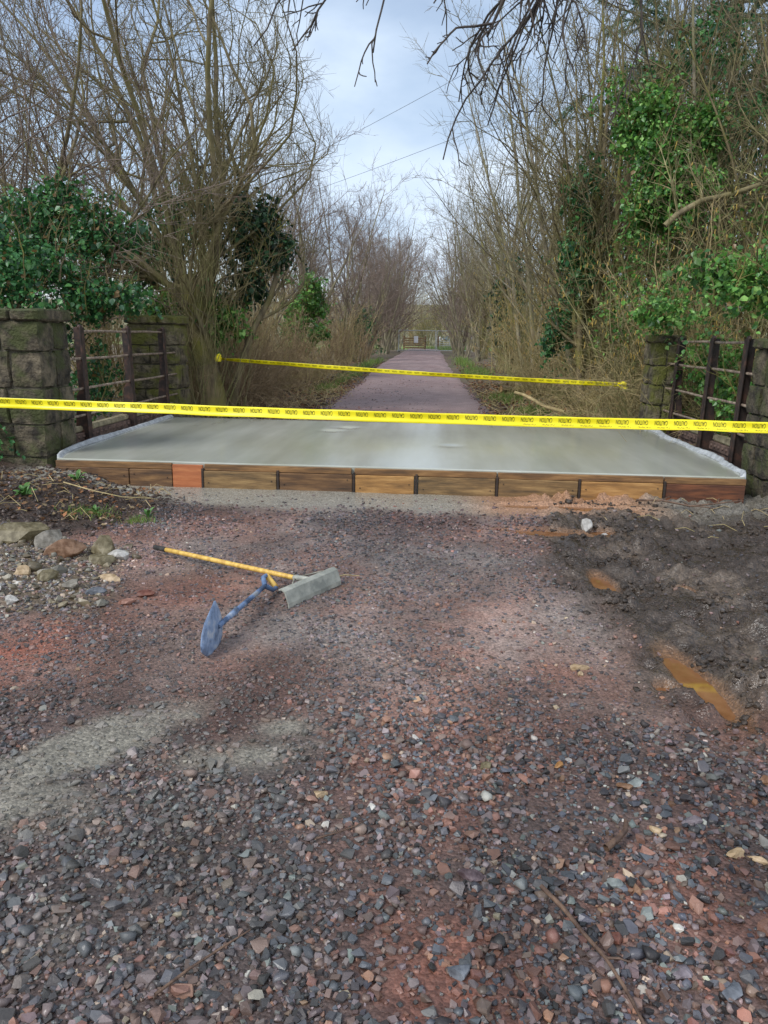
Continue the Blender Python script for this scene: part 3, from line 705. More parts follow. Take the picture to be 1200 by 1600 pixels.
tube_between('handle_grip', hA, hA.lerp(hB, 0.085), 0.0185, 0.0185, M['grip'], rk)
hd = Vector((0.245, 0.445, 0)).normalized(); hc = Vector((-0.70, 4.33, 0.0)); back = Vector((-hd.y, hd.x, 0))
bm = bmesh.new()
prof = [(0.050, 0.105), (0.030, 0.112), (0.0, 0.10), (-0.028, 0.03), (-0.030, 0.0), (-0.024, 0.0), (-0.02, 0.03), (0.006, 0.092), (0.030, 0.103), (0.048, 0.097)]
rings = []
for s in (-0.265, 0.265):
    rings.append([bm.verts.new(hc + hd * s + back * b_ + Vector((0, 0, z))) for b_, z in prof])
for j in range(len(prof)):
    bm.faces.new([rings[0][j], rings[0][(j + 1) % len(prof)], rings[1][(j + 1) % len(prof)], rings[1][j]])
bm.faces.new(rings[0][::-1]); bm.faces.new(rings[1])
bmesh.ops.recalc_face_normals(bm, faces=bm.faces)
bm_obj('blade', bm, M['alu'], rk)
tube_between('socket', hB - (hB - hA).normalized() * 0.10, hc + back * 0.03 + Vector((0, 0, .10)), 0.021, 0.015, M['alu'], rk)
for s in (-0.15, 0.15):
    tube_between('brace', hB - (hB - hA).normalized() * 0.10, hc + hd * s + back * 0.035 + Vector((0, 0, .112)), 0.005, 0.005, M['wire'], rk, sides=6)

sv = thing('shovel', 'blue shovel with dented steel blade lying on its side below the rake', 'shovel')
at_ = Vector((-1.075, 3.63, 0.125)); hd_ = Vector((-0.985, 4.26, 0.075))
l_ = (at_ - hd_).normalized(); tip_dir = Vector((-.05, -.95, -0.22)).normalized()
sidev = Vector((0.97, -0.14, 0)).normalized()
wv_ = (Vector((0, 0, 1)) * math.sin(math.radians(86)) - sidev * math.cos(math.radians(86))).normalized(); wv_ = (wv_ - tip_dir * wv_.dot(tip_dir)).normalized()
nv = tip_dir.cross(wv_).normalized()
outl = [(0.0, .62), (0.04, .86), (0.11, .98), (0.28, 1.0), (0.5, .98), (0.72, 0.86), (0.88, 0.55), (0.96, 0.25), (1.0, 0.02)]
bm = bmesh.new(); rows = []
for (u, w) in outl:
    row = []
    for j in range(9):
        v = (j - 4) / 4
        p = at_ + tip_dir * (0.31 * u) + wv_ * (0.118 * w * v) + nv * (0.014 * v * v * (1 - .3 * u) - 0.014 * math.sin(u * math.pi) + (0.012 if u == 0 else 0))
        row.append(bm.verts.new(p))
    rows.append(row)
for a, b in zip(rows, rows[1:]):
    for j in range(8):
        bm.faces.new([a[j], a[j + 1], b[j + 1], b[j]])
bmesh.ops.recalc_face_normals(bm, faces=bm.faces)
o = bm_obj('blade', bm, M['blue'], sv, smooth=True)
md = o.modifiers.new('thick', 'SOLIDIFY'); md.thickness = 0.003
tube_between('shaft', at_ + tip_dir * 0.10 + nv * -0.012, hd_, 0.015, 0.0145, M['blue2'], sv)
sA = at_ + tip_dir * 0.10 + nv * -0.012
tube_between('socket', sA, sA.lerp(hd_, .34), 0.012, 0.0185, M['blue'], sv)
g0 = hd_ - l_ * 0.005; g1 = hd_ - l_ * 0.115; gs = Vector((.55, -.25, -0.55)).normalized() * 0.052
bm = bmesh.new()
hp = [hd_, g0 + gs * -0.95 - l_ * .05, g1 - gs * 0.95, g1 + gs * 0.95, g0 + gs * 0.95 - l_ * .05, hd_]
link('handle_yoke', tube_mesh('handle_yoke', [([p[:] for p in hp[:3]], [.017, .015, .014], 0), ([p[:] for p in hp[3:]], [.014, .015, .017], 0)], M['blue2'], 8), sv)
tube_between('handle_grip', g1 - gs, g1 + gs, 0.0175, 0.0175, M['handle'], sv)

# ------------------------------------------------------------------ gravel
M['gravel'] = mat('wet_stones', (1, 1, 1, 1), attr=True, rough=0.30, rough2=0.62, scale=34, bump=0.35, bscale=160, bdist=0.004, mottle=0.35)
PAL = {'slate': (74, 75, 80), 'dark': (52, 48, 49), 'purple': (102, 86, 86), 'mauve': (120, 102, 100), 'brown': (106, 82, 71), 'rust': (126, 83, 67), 'tan': (150, 128, 106), 'pale': (164, 156, 142), 'green': (102, 106, 101), 'orange': (144, 102, 74)}
PK = list(PAL); PC = np.array([srgb(*PAL[k], 1.14)[:3] for k in PK])
def stone_template(rng, n):
    bm = bmesh.new()
    if n == 8:       # small chip: a jittered block
        for a in (-1, 1):
            for b in (-1, 1):
                for c in (-1, 1):
                    bm.verts.new((a * rng.uniform(.25, .5), b * rng.uniform(.25, .5), c * rng.uniform(.25, .5)))
    else:            # broken stone: points on a rounded block
        for _ in range(n):
            v = Vector((rng.gauss(0, 1), rng.gauss(0, 1), rng.gauss(0, 1))); q = (abs(v.x) ** 5 + abs(v.y) ** 5 + abs(v.z) ** 5) ** .2
            bm.verts.new(v / q * rng.uniform(.40, .5))
    bmesh.ops.convex_hull(bm, input=bm.verts[:])
    bmesh.ops.delete(bm, geom=[v for v in bm.verts if not v.link_faces], context='VERTS')
    bmesh.ops.triangulate(bm, faces=bm.faces[:])
    bm.verts.index_update()
    V = np.array([v.co[:] for v in bm.verts]); F = np.array([[v.index for v in f.verts] for f in bm.faces]); bm.free()
    return V, F
def scatter_stones(name, X, Y, S, C, rng, sink=0.18, flat=(0.42, 0.75), hfun=None, big=.03):
    r_ = random.Random(11); tmpl = [stone_template(r_, 8) for _ in range(12)] + [stone_template(r_, 14) for _ in range(14)]
    n = len(X); which = np.where(S > big, 12 + rng.integers(0, 14, n), rng.integers(0, 12, n)); Zs = (hfun or height)(X, Y)
    Vs, Fs, Cs, Sm, off = [], [], [], [], 0
    for k, (TVv, TFf) in enumerate(tmpl):
        id_ = np.where(which == k)[0]; m_ = len(id_)
        if not m_: continue
        az = rng.uniform(0, 2 * np.pi, m_); tx = rng.normal(0, .26, m_); ty = rng.normal(0, .26, m_); a0 = rng.uniform(0, 2 * np.pi, m_)
        sc = np.stack([np.ones(m_), rng.uniform(.6, .95, m_), rng.uniform(flat[0], flat[1], m_)], -1) * S[id_][:, None]
        def rx(a): c, s = np.cos(a), np.sin(a); o = np.ones_like(a); z = 0 * a; return np.stack([o, z, z, z, c, -s, z, s, c], -1).reshape(-1, 3, 3)
        def ry(a): c, s = np.cos(a), np.sin(a); o = np.ones_like(a); z = 0 * a; return np.stack([c, z, s, z, o, z, -s, z, c], -1).reshape(-1, 3, 3)
        def rz(a): c, s = np.cos(a), np.sin(a); o = np.ones_like(a); z = 0 * a; return np.stack([c, -s, z, s, c, z, z, z, o], -1).reshape(-1, 3, 3)
        P = TVv[None] @ np.transpose(rz(a0), (0, 2, 1)) * sc[:, None, :]
        Rm = rz(az) @ rx(tx) @ ry(ty)
        P = P @ np.transpose(Rm, (0, 2, 1))
        P[..., 0] += X[id_][:, None]; P[..., 1] += Y[id_][:, None]; P[..., 2] += (Zs[id_] + S[id_] * (sink if np.isscalar(sink) else sink[id_]) * rng.uniform(-.3, 1.4, m_))[:, None]
        Vs.append(P.reshape(-1, 3)); Fs.append((TFf[None] + (np.arange(m_) * len(TVv))[:, None, None] + off).reshape(-1, 3))
        Cs.append(np.repeat(C[id_], len(TVv), 0)); off += m_ * len(TVv); Sm.append(np.full(m_ * len(TFf), k >= 23 or k in (4, 9)))
    me = mesh_np(name, np.concatenate(Vs), [np.concatenate(Fs)], M['gravel'], np.concatenate(Cs))
    me.polygons.foreach_set('use_smooth', np.concatenate(Sm)); return me
def gravel():
    rng = np.random.default_rng(4)
    xs, ys, ss = [], [], []
    def batch(n, y0, y1, smin, smed, sig, smax, wf):
        y = rng.uniform(y0, y1, n); x = rng.uniform(-1, 1, n) * (1.45 + 0.48 * y) - 0.03 * y
        xs.append(x); ys.append(y); ss.append(np.clip(smed * np.exp(rng.normal(0, sig, n)), smin, smax)); 
    batch(22000, .8, 2.2, .010, .021, .48, .062, 1); batch(15000, .8, 2.2, .006, .012, .25, .02, 1)
    batch(19000, 2.2, 3.6, .011, .022, .46, .066, 1); batch(12000, 2.2, 3.6, .008, .014, .2, .02, 1)
    batch(29500, 3.6, 5.4, .014, .025, .42, .065, 1)
    batch(26000, 5.4, 7.2, .016, .028, .42, .07, 1)
    x = np.concatenate(xs); y = np.concatenate(ys); s = np.concatenate(ss)
    keepx = (x > -4.6) & (x < 4.6); x, y, s = x[keepx], y[keepx], s[keepx]
    mu, so, ru, sp, sl, cm, rd = mud_mask(x, y), soil_mask(x, y), rubble_mask(x, y), spill_mask(x, y), slurry_mask(x, y), compact_mask(x, y), red_mask(x, y)
    patch = fbm(x * 2.2, y * 2.2, 201, 4)
    keep = (1 - 0.95 * mu) * (1 - 0.93 * so) * (1 - 0.76 * sp) * (1 - 0.94 * sl) * (1 - 0.38 * cm * sstep(.30, .55, patch))
    keep *= 1 - 0.55 * sstep(0.52, 0.66, patch) * (1 - ru)
    keep *= 1 - 0.5 * sstep(2.9, 3.8, y) * (np.exp(-((x - 0.42 - 0.03 * (y - 5)) / .22) ** 2) + 0.8 * np.exp(-((x + 1.0 + 0.05 * (y - 5)) / .26) ** 2))
    for p in PUD:
        keep *= sstep(0.9, 1.25, pud_d(x, y, p))
    kk = rng.uniform(0, 1, len(x)) < keep
    x, y, s, rd, sp, cm, ru, mu = x[kk], y[kk], s[kk], rd[kk], sp[kk], cm[kk], ru[kk], mu[kk]
    s = s * (1 - 0.28 * cm) * (1 + 0.25 * ru) * .9
    n = len(x)
    w = np.zeros((n, len(PK)))
    base = dict(slate=3.4, dark=3.2, purple=2.4, mauve=1.0, brown=1.9, rust=0.85, tan=0.25, pale=0.07, green=0.5, orange=0.12)
    for k, nm in enumerate(PK):
        w[:, k] = base[nm]
    w[:, PK.index('rust')] += 4.2 * rd; w[:, PK.index('orange')] += .5 * rd; w[:, PK.index('brown')] += 2.5 * rd
    far = sstep(3.0, 4.5, y); w[:, PK.index('purple')] += 3 * far; w[:, PK.index('mauve')] += 2.5 * far; w[:, PK.index('brown')] += .8 * far; w[:, PK.index('slate')] += 1.5 * far
    rp_ = np.exp(-(((x - 1.05) / .4) ** 2 + ((y - 2.45) / .4) ** 2)); w[:, PK.index('pale')] += .7 * rp_; w[:, PK.index('green')] += 2.0 * rp_; w[:, PK.index('slate')] += 2 * rp_
    w[:, PK.index('pale')] += 4 * ru; w[:, PK.index('tan')] += 6 * ru; w[:, PK.index('green')] += 2 * ru
    cw = np.cumsum(w, 1); cw /= cw[:, -1:]
    pick = (rng.uniform(0, 1, n)[:, None] > cw).sum(1)
    C = PC[pick] * (rng.uniform(.55, 1.35, n) + .35 * (rng.random(n) < .10) * sstep(3, 4, y))[:, None] * (1 + rng.normal(0, .04, (n, 3)))
    C = C * tone(x, y); C = C * .82 + .18 * C.mean(1, keepdims=True) * np.array([1.12, .97, .91])
    dust = np.clip(sp * 0.65 + 0.25 * np.exp(-(((x + 0.9) / .9) ** 2 + ((y - 2.3) / 1.0) ** 2)) + 0.06 * cm, 0, .85)[:, None]
    C = C * (1 - dust) + lin(122, 118, 108) * dust * rng.uniform(.75, 1.15, n)[:, None]
    dirt = (0.12 * cm)[:, None]; C = C * (1 - dirt) + lin(98, 80, 74) * dirt
    return scatter_stones('gravel', x, y, s, C, rng, 0.17 * (1 - 0.25 * sstep(2.5, 3.6, y)) - 0.07 * np.maximum(cm, sp))
tag(link('gravel', gravel()), 'loose crushed stones covering the near track, grey, purple and rust red', 'gravel', kind='stuff')

def path_stones():
    rng = np.random.default_rng(41); n = 5500
    y = 11.8 + 14 * rng.random(n) ** 1.6; x = rng.uniform(-2.75, 1.45, n)
    C = PC[[PK.index('purple'), PK.index('mauve'), PK.index('brown'), PK.index('slate'), PK.index('rust')]][rng.integers(0, 5, n)] * rng.uniform(.7, 1.35, n)[:, None]
    z = lambda X, Y: 0.05 + 0.05 * (1 - (2 * np.clip((X + 2.45) / 3.57, 0, 1) - 1) ** 2) - .02 - .06 * (sstep(1.0, 1.4, X) + sstep(-2.3, -2.7, X))
    return scatter_stones('path_gravel', x, y, rng.uniform(.022, .05, n), C, rng, .3, hfun=z, big=9)
tag(link('path_gravel', path_stones()), 'loose purple stones on the track just beyond the slab', 'gravel', kind='stuff')

# single stones one can point at
def rock_mesh(seed, sx, sy, sz, mat_, sub=2):
    bm = bmesh.new(); bmesh.ops.create_icosphere(bm, subdivisions=sub, radius=0.5)
    o = Vector((seed * 3.7, seed * 1.3, seed * 7.1)); rng = random.Random(seed)
    for _ in range(9):           # a few broken faces
        n_ = Vector((rng.gauss(0, 1), rng.gauss(0, 1), rng.gauss(0, .8))).normalized(); d = rng.uniform(.22, .34)
        for v in bm.verts:
            e = v.co.dot(n_) - d
            if e > 0: v.co -= n_ * e
    for v in bm.verts:
        v.co *= 1 + 0.16 * mnoise.noise(v.co * 3.1 + o)
        v.co = Vector((v.co.x * sx, v.co.y * sy, v.co.z * sz)) * 1.25
    me = bpy.data.meshes.new('stone'); bm.to_mesh(me); bm.free(); me.materials.append(mat_)
    return me
def rmat(nm, rgb, k=0.92):
    a = [max(0, c - 46) for c in rgb]; return mat(nm, srgb(*a, k), srgb(*rgb, k), rough=0.55, scale=22, bump=0.4, bscale=70, bdist=0.006)
RM = {'cream': rmat('cream_stone', (196, 172, 138)), 'white': rmat('white_stone', (206, 202, 194)), 'grey': rmat('grey_stone', (146, 140, 128)), 'orange': rmat('ochre_stone', (178, 134, 84)),
      'blue': rmat('blue_grey_stone', (122, 126, 132)), 'lilac': rmat('lilac_stone', (144, 134, 138)), 'brown': rmat('brown_stone', (150, 118, 92)), 'pink': rmat('pink_stone', (168, 128, 112)),
      'red': rmat('rust_stone', (130, 86, 70)), 'mossy': rmat('mossy_rubble', (132, 122, 94)), 'purple': rmat('purple_stone', (112, 96, 98)), 'teal': rmat('teal_stone', (146, 152, 148))}
def hz(x, y): return float(height(np.array([x]), np.array([y]))[0])
STONES = [  # x, y, sx, sy, sz, rot, material, label
 (0.78, 3.43, .085, .05, .035, .2, 'cream', 'flat cream stone lying beside the edge of the mud'),
 (0.77, 3.36, .04, .03, .025, .9, 'cream', 'small cream stone just below the flat cream one'),
 (1.02, 2.10, .055, .045, .035, .5, 'cream', 'cream stone, first of the pale pair on red earth'),
 (1.08, 2.08, .06, .032, .03, -.8, 'cream', 'cream elongated stone, second of the pale pair on red earth'),
 (1.07, 1.93, .075, .065, .055, .3, 'grey', 'rounded grey-green stone at the right edge of the picture'),
 (0.54, 2.56, .05, .035, .025, .4, 'orange', 'ochre yellow stone in the middle of the gravel'),
 (0.80, 2.46, .08, .04, .03, .5, 'teal', 'pale teal flat stone beside a brown one'),
 (0.76, 2.44, .06, .04, .025, .1, 'brown', 'flat brown stone against the pale teal one'),
 (0.93, 2.25, .07, .05, .035, -.2, 'lilac', 'lilac grey stone above the cream pair'),
 (0.80, 2.20, .06, .025, .025, -.6, 'cream', 'cream wedge stone pointing at the lilac stone'),
 (0.25, 2.53, .055, .045, .035, .8, 'mossy', 'pale crumbly stone in the middle gravel'),
 (-0.02, 2.71, .035, .03, .025, .2, 'white', 'small white stone in the centre of the track'),
 (0.10, 2.17, .05, .035, .03, .4, 'pink', 'pinkish stone among the slate gravel'),
 (1.30, 2.50, .085, .055, .04, .1, 'brown', 'brown rounded stone near the right edge under the mud'),
 (0.17, 1.92, .085, .055, .03, -.2, 'purple', 'large flat purple brown stone in the near gravel'),
 (0.12, 1.57, .06, .045, .035, .3, 'blue', 'smooth blue-grey pebble at the bottom of the picture'),
 (-0.16, 2.24, .03, .035, .025, .2, 'white', 'white pebble left of the thin twig'),
 (-0.35, 2.30, .05, .035, .03, .2, 'cream', 'cream stone in the reddish gravel left of centre'),
 (0.60, 1.93, .055, .045, .04, .2, 'teal', 'pale angular stone in front of the broken root'),
 (0.55, 1.72, .06, .045, .04, .2, 'red', 'rust red stone in the near right gravel'),
 (0.80, 1.57, .065, .045, .035, .7, 'blue', 'pale blue stone near the lower right corner'),
 (0.70, 1.63, .055, .045, .035, .7, 'lilac', 'lilac stone left of the pale blue one'),
 (0.52, 1.60, .045, .025, .025, .7, 'white', 'white shell shaped stone in the near gravel'),
 (1.36, 6.18, .13, .11, .12, .3, 'white', 'white triangular stone standing by the upper puddle'),
 (1.47, 6.03, .07, .05, .035, .1, 'white', 'small white slab stone right of the triangular one'),
 (-2.98, 5.35, .42, .30, .22, .2, 'mossy', 'large pale boulder at the left edge of the rubble heap'),
 (-2.72, 5.28, .22, .20, .17, .9, 'grey', 'grey-white block beside the large rubble boulder'),
 (-2.56, 5.18, .30, .18, .15, .5, 'brown', 'tan broken rock with a dark hollow in the rubble'),
 (-2.36, 5.30, .20, .18, .18, -.3, 'mossy', 'tan upright rock right of the dark hollow'),
 (-2.24, 5.25, .15, .11, .10, .2, 'white', 'white angular rock at the right tip of the rubble'),
 (-2.28, 5.12, .16, .13, .10, .5, 'mossy', 'squat sandy rock under the white angular one'),
 (-2.62, 4.72, .15, .10, .07, .4, 'cream', 'pale flat rock in the lower rubble'),
 (-2.45, 4.70, .14, .12, .07, .2, 'mossy', 'brownish rock in the lower rubble beside the gravel'),
 (-2.62, 4.38, .13, .09, .06, -.2, 'white', 'whitish cobble at the bottom of the rubble heap'),
 (-2.46, 4.30, .10, .08, .06, .2, 'white', 'whitish cobble nearest to the purple gravel'),
 (-2.58, 4.18, .16, .11, .06, .1, 'cream', 'cream flat cobble lowest in the rubble heap'),
 (-2.25, 4.62, .12, .09, .06, .8, 'grey', 'flat grey cobble where rubble meets gravel'),
 (-2.10, 4.82, .16, .08, .05, .1, 'cream', 'long pale stone on the gravel right of the rubble'),
 (-2.05, 4.55, .13, .08, .05, .4, 'blue', 'blue-grey stone on the gravel right of the rubble'),
 (-1.72, 4.20, .11, .07, .06, .2, 'red', 'rust red stone at the gravel edge below the rake handle'),
 (-1.78, 4.05, .12, .06, .05, .2, 'pink', 'pinkish flat stone under the rust red one')]
STONES = [(x + .05, y - .38, *r) if x < -2 else (x, y, *r) for x, y, *r in STONES]
for k, (x, y, sx, sy, sz, r_, mm, lb) in enumerate(STONES):
    tag(link('stone', rock_mesh(k + 1, sx, sy, sz, RM[mm]), None, (x, y, hz(x, y) + sz * 0.22), (0, 0, r_)), lb, 'stone', 'single stones on the ground')
# rubble chips, uncountable
def rubble():
    rng = np.random.default_rng(9); n = 1700
    x = rng.uniform(-4.4, -1.9, n); y = rng.uniform(3.5, 5.6, n); k = rng.uniform(0, 1, n) < rubble_mask(x, y); x, y = x[k], y[k]; n = len(x)
    s = np.clip(.036 * np.exp(rng.normal(0, .5, n)), .015, .11)
    cols = np.array([srgb(*c, .85)[:3] for c in [(150, 138, 112), (126, 114, 90), (166, 158, 140), (104, 92, 72), (132, 128, 114)]])
    return scatter_stones('rubble', x, y, s, cols[rng.integers(0, 5, n)] * rng.uniform(.6, 1.15, n)[:, None], rng, 0.1)
tag(link('rubble', rubble()), 'pale stone chips filling the rubble heap at the left', 'rubble', kind='stuff')
# mud clods, uncountable
def clods():
    rng = np.random.default_rng(10); n = 11000
    x = rng.uniform(0.7, 4.4, n); y = rng.uniform(2.3, 7.3, n); mk = mud_mask(x, y)
    k = (rng.uniform(0, 1, n) < mk * sstep(.36, .66, fbm(x * 2.5, y * 2.5, 211, 4)))
    for p in PUD: k &= pud_d(x, y, p) > 1.22
    x, y = x[k], y[k]; s = np.clip(.022 * np.exp(rng.normal(0, .6, len(x))), .008, .09)
    C = lin(58, 49, 41) * rng.uniform(.6, 1.3, len(x))[:, None]
    xs2 = rng.uniform(-4.5, -2.3, 3500); ys2 = rng.uniform(5.4, 7.4, 3500); k = rng.uniform(0, 1, 3500) < soil_mask(xs2, ys2); xs2, ys2 = xs2[k], ys2[k]
    s2 = np.clip(.026 * np.exp(rng.normal(0, .5, len(xs2))), .012, .09); C2 = lin(58, 46, 38) * rng.uniform(.6, 1.4, len(xs2))[:, None]
    me = scatter_stones('mud_clods', np.concatenate([x, xs2]), np.concatenate([y, ys2]), np.concatenate([s, s2]), np.concatenate([C, C2]), rng, -0.05, big=.045)
    me.polygons.foreach_set('use_smooth', [True] * len(me.polygons)); me.materials[0] = M['near']; return me
tag(link('mud', clods()), 'dark clods of churned mud and soil', 'mud', kind='stuff')

# ------------------------------------------------------------------ vegetation
def grow(rng, seeds, LV):
    """seeds: (p, d, length, radius, level). Returns list of (pts, radii, level)."""
    out = []; st = list(seeds); g = rng.gauss; u_ = rng.uniform
    while st:
        p, d, Lb, r0, l = st.pop(); v = LV[l]; n = v['n']; step = Lb / n
        px, py, pz = p; dx, dy, dz = d; pts = [(px, py, pz)]; rs = [r0]; ds = [(dx, dy, dz)]
        w = v['w']; up = v['up']; bow = v.get('bow', 0)
        for k in range(n):
            dx += g(0, w); dy += g(0, w); dz += g(0, w) + up - bow * k
            m_ = 1 / math.sqrt(dx * dx + dy * dy + dz * dz); dx *= m_; dy *= m_; dz *= m_
            if px > v.get('xmax', 1e9): dx -= .45; m_ = 1 / math.sqrt(dx * dx + dy * dy + dz * dz); dx *= m_; dy *= m_; dz *= m_
            px += dx * step; py += dy * step; pz += dz * step
            if pz < v.get('zmin', -9): pz = v['zmin'] + u_(0, .05); dz = abs(dz) * .3
            t = (k + 1) / n; pts.append((px, py, pz)); rs.append(r0 * (1 - v.get('tp', 0.82) * t)); ds.append((dx, dy, dz))
        out.append((pts, rs, l))
        if l + 1 < len(LV) and v['k'][1] > 0:
            c = LV[l + 1]
            for _ in range(rng.randint(*v['k'])):
                t = v['t0'] + (1 - v['t0']) * rng.random() ** v.get('tb', 0.9); f = t * n; i = min(int(f), n - 1); f -= i
                a, b = pts[i], pts[i + 1]; q = (a[0] + (b[0] - a[0]) * f, a[1] + (b[1] - a[1]) * f, a[2] + (b[2] - a[2]) * f)
                D = ds[i + 1]; an = math.radians(u_(*v['ang'])); az = u_(0, 2 * math.pi)
                # orthogonal frame
                if abs(D[2]) < .9: e1 = (D[1], -D[0], 0)
                else: e1 = (0, D[2], -D[1])
                m_ = 1 / math.sqrt(e1[0] ** 2 + e1[1] ** 2 + e1[2] ** 2 + 1e-12); e1 = (e1[0] * m_, e1[1] * m_, e1[2] * m_)
                e2 = (D[1] * e1[2] - D[2] * e1[1], D[2] * e1[0] - D[0] * e1[2], D[0] * e1[1] - D[1] * e1[0])
                ca, sa, cz, sz = math.cos(an), math.sin(an), math.cos(az), math.sin(az)
                nd = tuple(D[j] * ca + (e1[j] * cz + e2[j] * sz) * sa for j in range(3))
                rr = (rs[i] + (rs[i + 1] - rs[i]) * f) * v['rr']
                st.append((q, nd, Lb * u_(*v['lr']) * (1.15 - 0.6 * t), max(rr, c.get('rmin', .002)), l + 1))
    return out
SIDES = lambda l: (8, 5, 4, 3, 3)[l]
def bark(name, a, b, moss, mk, objvar=0.12):
    m = mat(name, a, b, rough=0.85, scale=7, stretch=(1, 1, .35), bump=0.5, bscale=26, bdist=0.01, objvar=objvar)
    t = m.node_tree; bs = t.nodes['Principled BSDF']; src = bs.inputs['Base Color'].links[0].from_socket
    tc = N(t, 'ShaderNodeTexCoord'); n = N(t, 'ShaderNodeTexNoise'); n.inputs['Scale'].default_value = 1.7; n.inputs['Detail'].default_value = 5
    t.links.new(tc.outputs['Object'], n.inputs['Vector'])
    mr = N(t, 'ShaderNodeMapRange'); mr.inputs['From Min'].default_value = .42; mr.inputs['From Max'].default_value = .6; mr.inputs['To Max'].default_value = mk
    t.links.new(n.outputs['Fac'], mr.inputs[0]); mx = N(t, 'ShaderNodeMix', data_type='RGBA'); mx.inputs[7].default_value = moss
    t.links.new(mr.outputs[0], mx.inputs['Factor']); t.links.new(src, mx.inputs[6]); t.links.new(mx.outputs[2], bs.inputs['Base Color'])
    return m
B = {
 'mossy': bark('mossy_bark', srgb(70, 62, 46, 1.6), srgb(112, 100, 74, 1.6), srgb(104, 102, 44, 1.6), .85),
 'olive': bark('olive_twigs', srgb(74, 66, 50, 1.6), srgb(112, 102, 78, 1.6), srgb(96, 92, 52, 1.6), .6),
 'purple': bark('purple_grey_twigs', srgb(84, 72, 66, 1.6), srgb(120, 106, 96, 1.6), srgb(98, 88, 70, 1.6), .4),
 'grey': bark('grey_bark', srgb(78, 72, 62, 1.6), srgb(124, 116, 98, 1.6), srgb(100, 100, 62, 1.6), .5),
 'tan': bark('tan_stems', srgb(112, 98, 70, 1.6), srgb(164, 146, 108, 1.6), srgb(118, 112, 66, 1.6), .55),
 'tan2': bark('olive_tan_stems', srgb(92, 86, 60, 1.45), srgb(146, 136, 100, 1.45), srgb(98, 102, 54, 1.45), .75),
 'bramble': bark('brown_bramble', srgb(98, 82, 64, 1.6), srgb(150, 130, 102, 1.6), srgb(118, 104, 72, 1.6), .4),
 'dark': bark('dark_ash_twigs', srgb(46, 40, 38, 1.2), srgb(76, 68, 62, 1.2), srgb(60, 56, 46, 1.2), .4)}
def dirv(az, el):
    return (math.cos(el) * math.sin(az), math.cos(el) * math.cos(az), math.sin(el))

TREE_LV = [dict(n=11, w=.055, up=.02, k=(11, 14), t0=.22, ang=(22, 52), lr=(.30, .52), rr=.55, tp=.85),
           dict(n=7, w=.10, up=.045, k=(7, 10), t0=.15, ang=(20, 55), lr=(.32, .58), rr=.55, rmin=.008),
           dict(n=5, w=.14, up=.05, k=(5, 8), t0=.1, ang=(20, 60), lr=(.35, .65), rr=.6, rmin=.0055),
           dict(n=2, w=.2, up=.05, k=(0, 0), t0=0, ang=(20, 60), lr=(.3, .6), rr=.6, rmin=.0042, tp=.6)]
def tree_parts(polys, root, trunk_m, twig_m, sep_limbs=False, extra=None):
    l0 = [p for p in polys if p[2] == 0]
    if sep_limbs:
        for p in l0: link('limb', tube_mesh('limb', [p], trunk_m, 9), root)
    else:
        link('trunk', tube_mesh('trunk', l0, trunk_m, 8), root)
    tag(link('crown', tube_mesh('crown', [p for p in polys if p[2] > 0], twig_m, SIDES), root), kind='stuff')
def dup(root, loc, rz, sc, label, group=None):
    r = root.copy(); COL.objects.link(r); r.location = loc; r.rotation_euler = (0, 0, rz); r.scale = (sc, sc, sc) if not hasattr(sc, '__len__') else sc
    r['label'] = label
    if group: r['group'] = group
    for ch in list(root.children):
        c = ch.copy(); COL.objects.link(c); c.parent = r
    return r

# --- big tree behind the left railing
rng = random.Random(12)
root = thing('bare_tree', 'big bare many-stemmed tree fanning out behind the left railing', 'tree', (-4.25, 14.1, 0))
tp = [(0.10, 0, -.2), (0.06, 0, .45), (-.06, 0, 1.0), (-.16, .02, 1.55), (-.26, .05, 2.1), (-.36, .08, 2.6)]
link('trunk', tube_mesh('trunk', [(tp, [.30, .235, .20, .19, .20, .17], 0)], B['mossy'], 14), root)
seeds = []
fan = [(-1.5, .30, 7.5, .06), (-1.35, .55, 8.0, .075), (-1.2, .75, 8.5, .075), (-.9, .95, 9, .07), (-1.9, 1.0, 8.5, .065), (-.2, 1.18, 9, .06), (.5, 1.38, 9, .07), (1.3, 1.42, 8.2, .075), (1.5, 1.36, 6.6, .06), (1.6, 1.15, 3.2, .04), (2.6, 1.2, 7, .055), (.1, .95, 7, .05), (-1.45, .15, 5.5, .05), (-1.4, 1.1, 8.5, .07), (-1.5, 1.3, 8.5, .065), (1.5, .7, 2.2, .03)]
for az, el, Lb, r in fan:
    u = rng.uniform(.0, 1.0); q = (-.20 - .16 * u + rng.uniform(-.1, .1), .05 + rng.uniform(-.1, .1), 1.8 + .8 * u)
    seeds.append((q, dirv(az, el), Lb, r, 0))
seeds.append(((.05, 0, .3), dirv(1.2, 1.42), 4.6, .06, 0)); seeds.append(((.3, .4, 0), dirv(.2, 1.5), 6.5, .08, 0))
lv = [dict(x) for x in TREE_LV]; lv[0]['k'] = (14, 18); lv[2]['k'] = (4, 7); lv[0]['t0'] = .10; lv[0]['up'] = .022; lv[0]['w'] = .11; lv[1]['w'] = .16
lvH = [dict(x, xmax=xm) for x, xm in zip(lv, (.9, 1.5, 1.9, 2.1))]
tree_parts(grow(rng, seeds, lvH), root, B['olive'], B['olive'], True)
sh = []
for k in range(230):     # thin shoots and dead climber stems round the trunk
    a = rng.uniform(0, 6.28); rr = rng.uniform(.1, .75)
    sh.append(((rr * math.cos(a) - .1, rr * math.sin(a), rng.uniform(0, 2.4) if rng.random() < .75 else 0), dirv(rng.uniform(0, 6.28), rng.uniform(1.0, 1.5)), rng.uniform(1.2, 3.4), .008, 0))
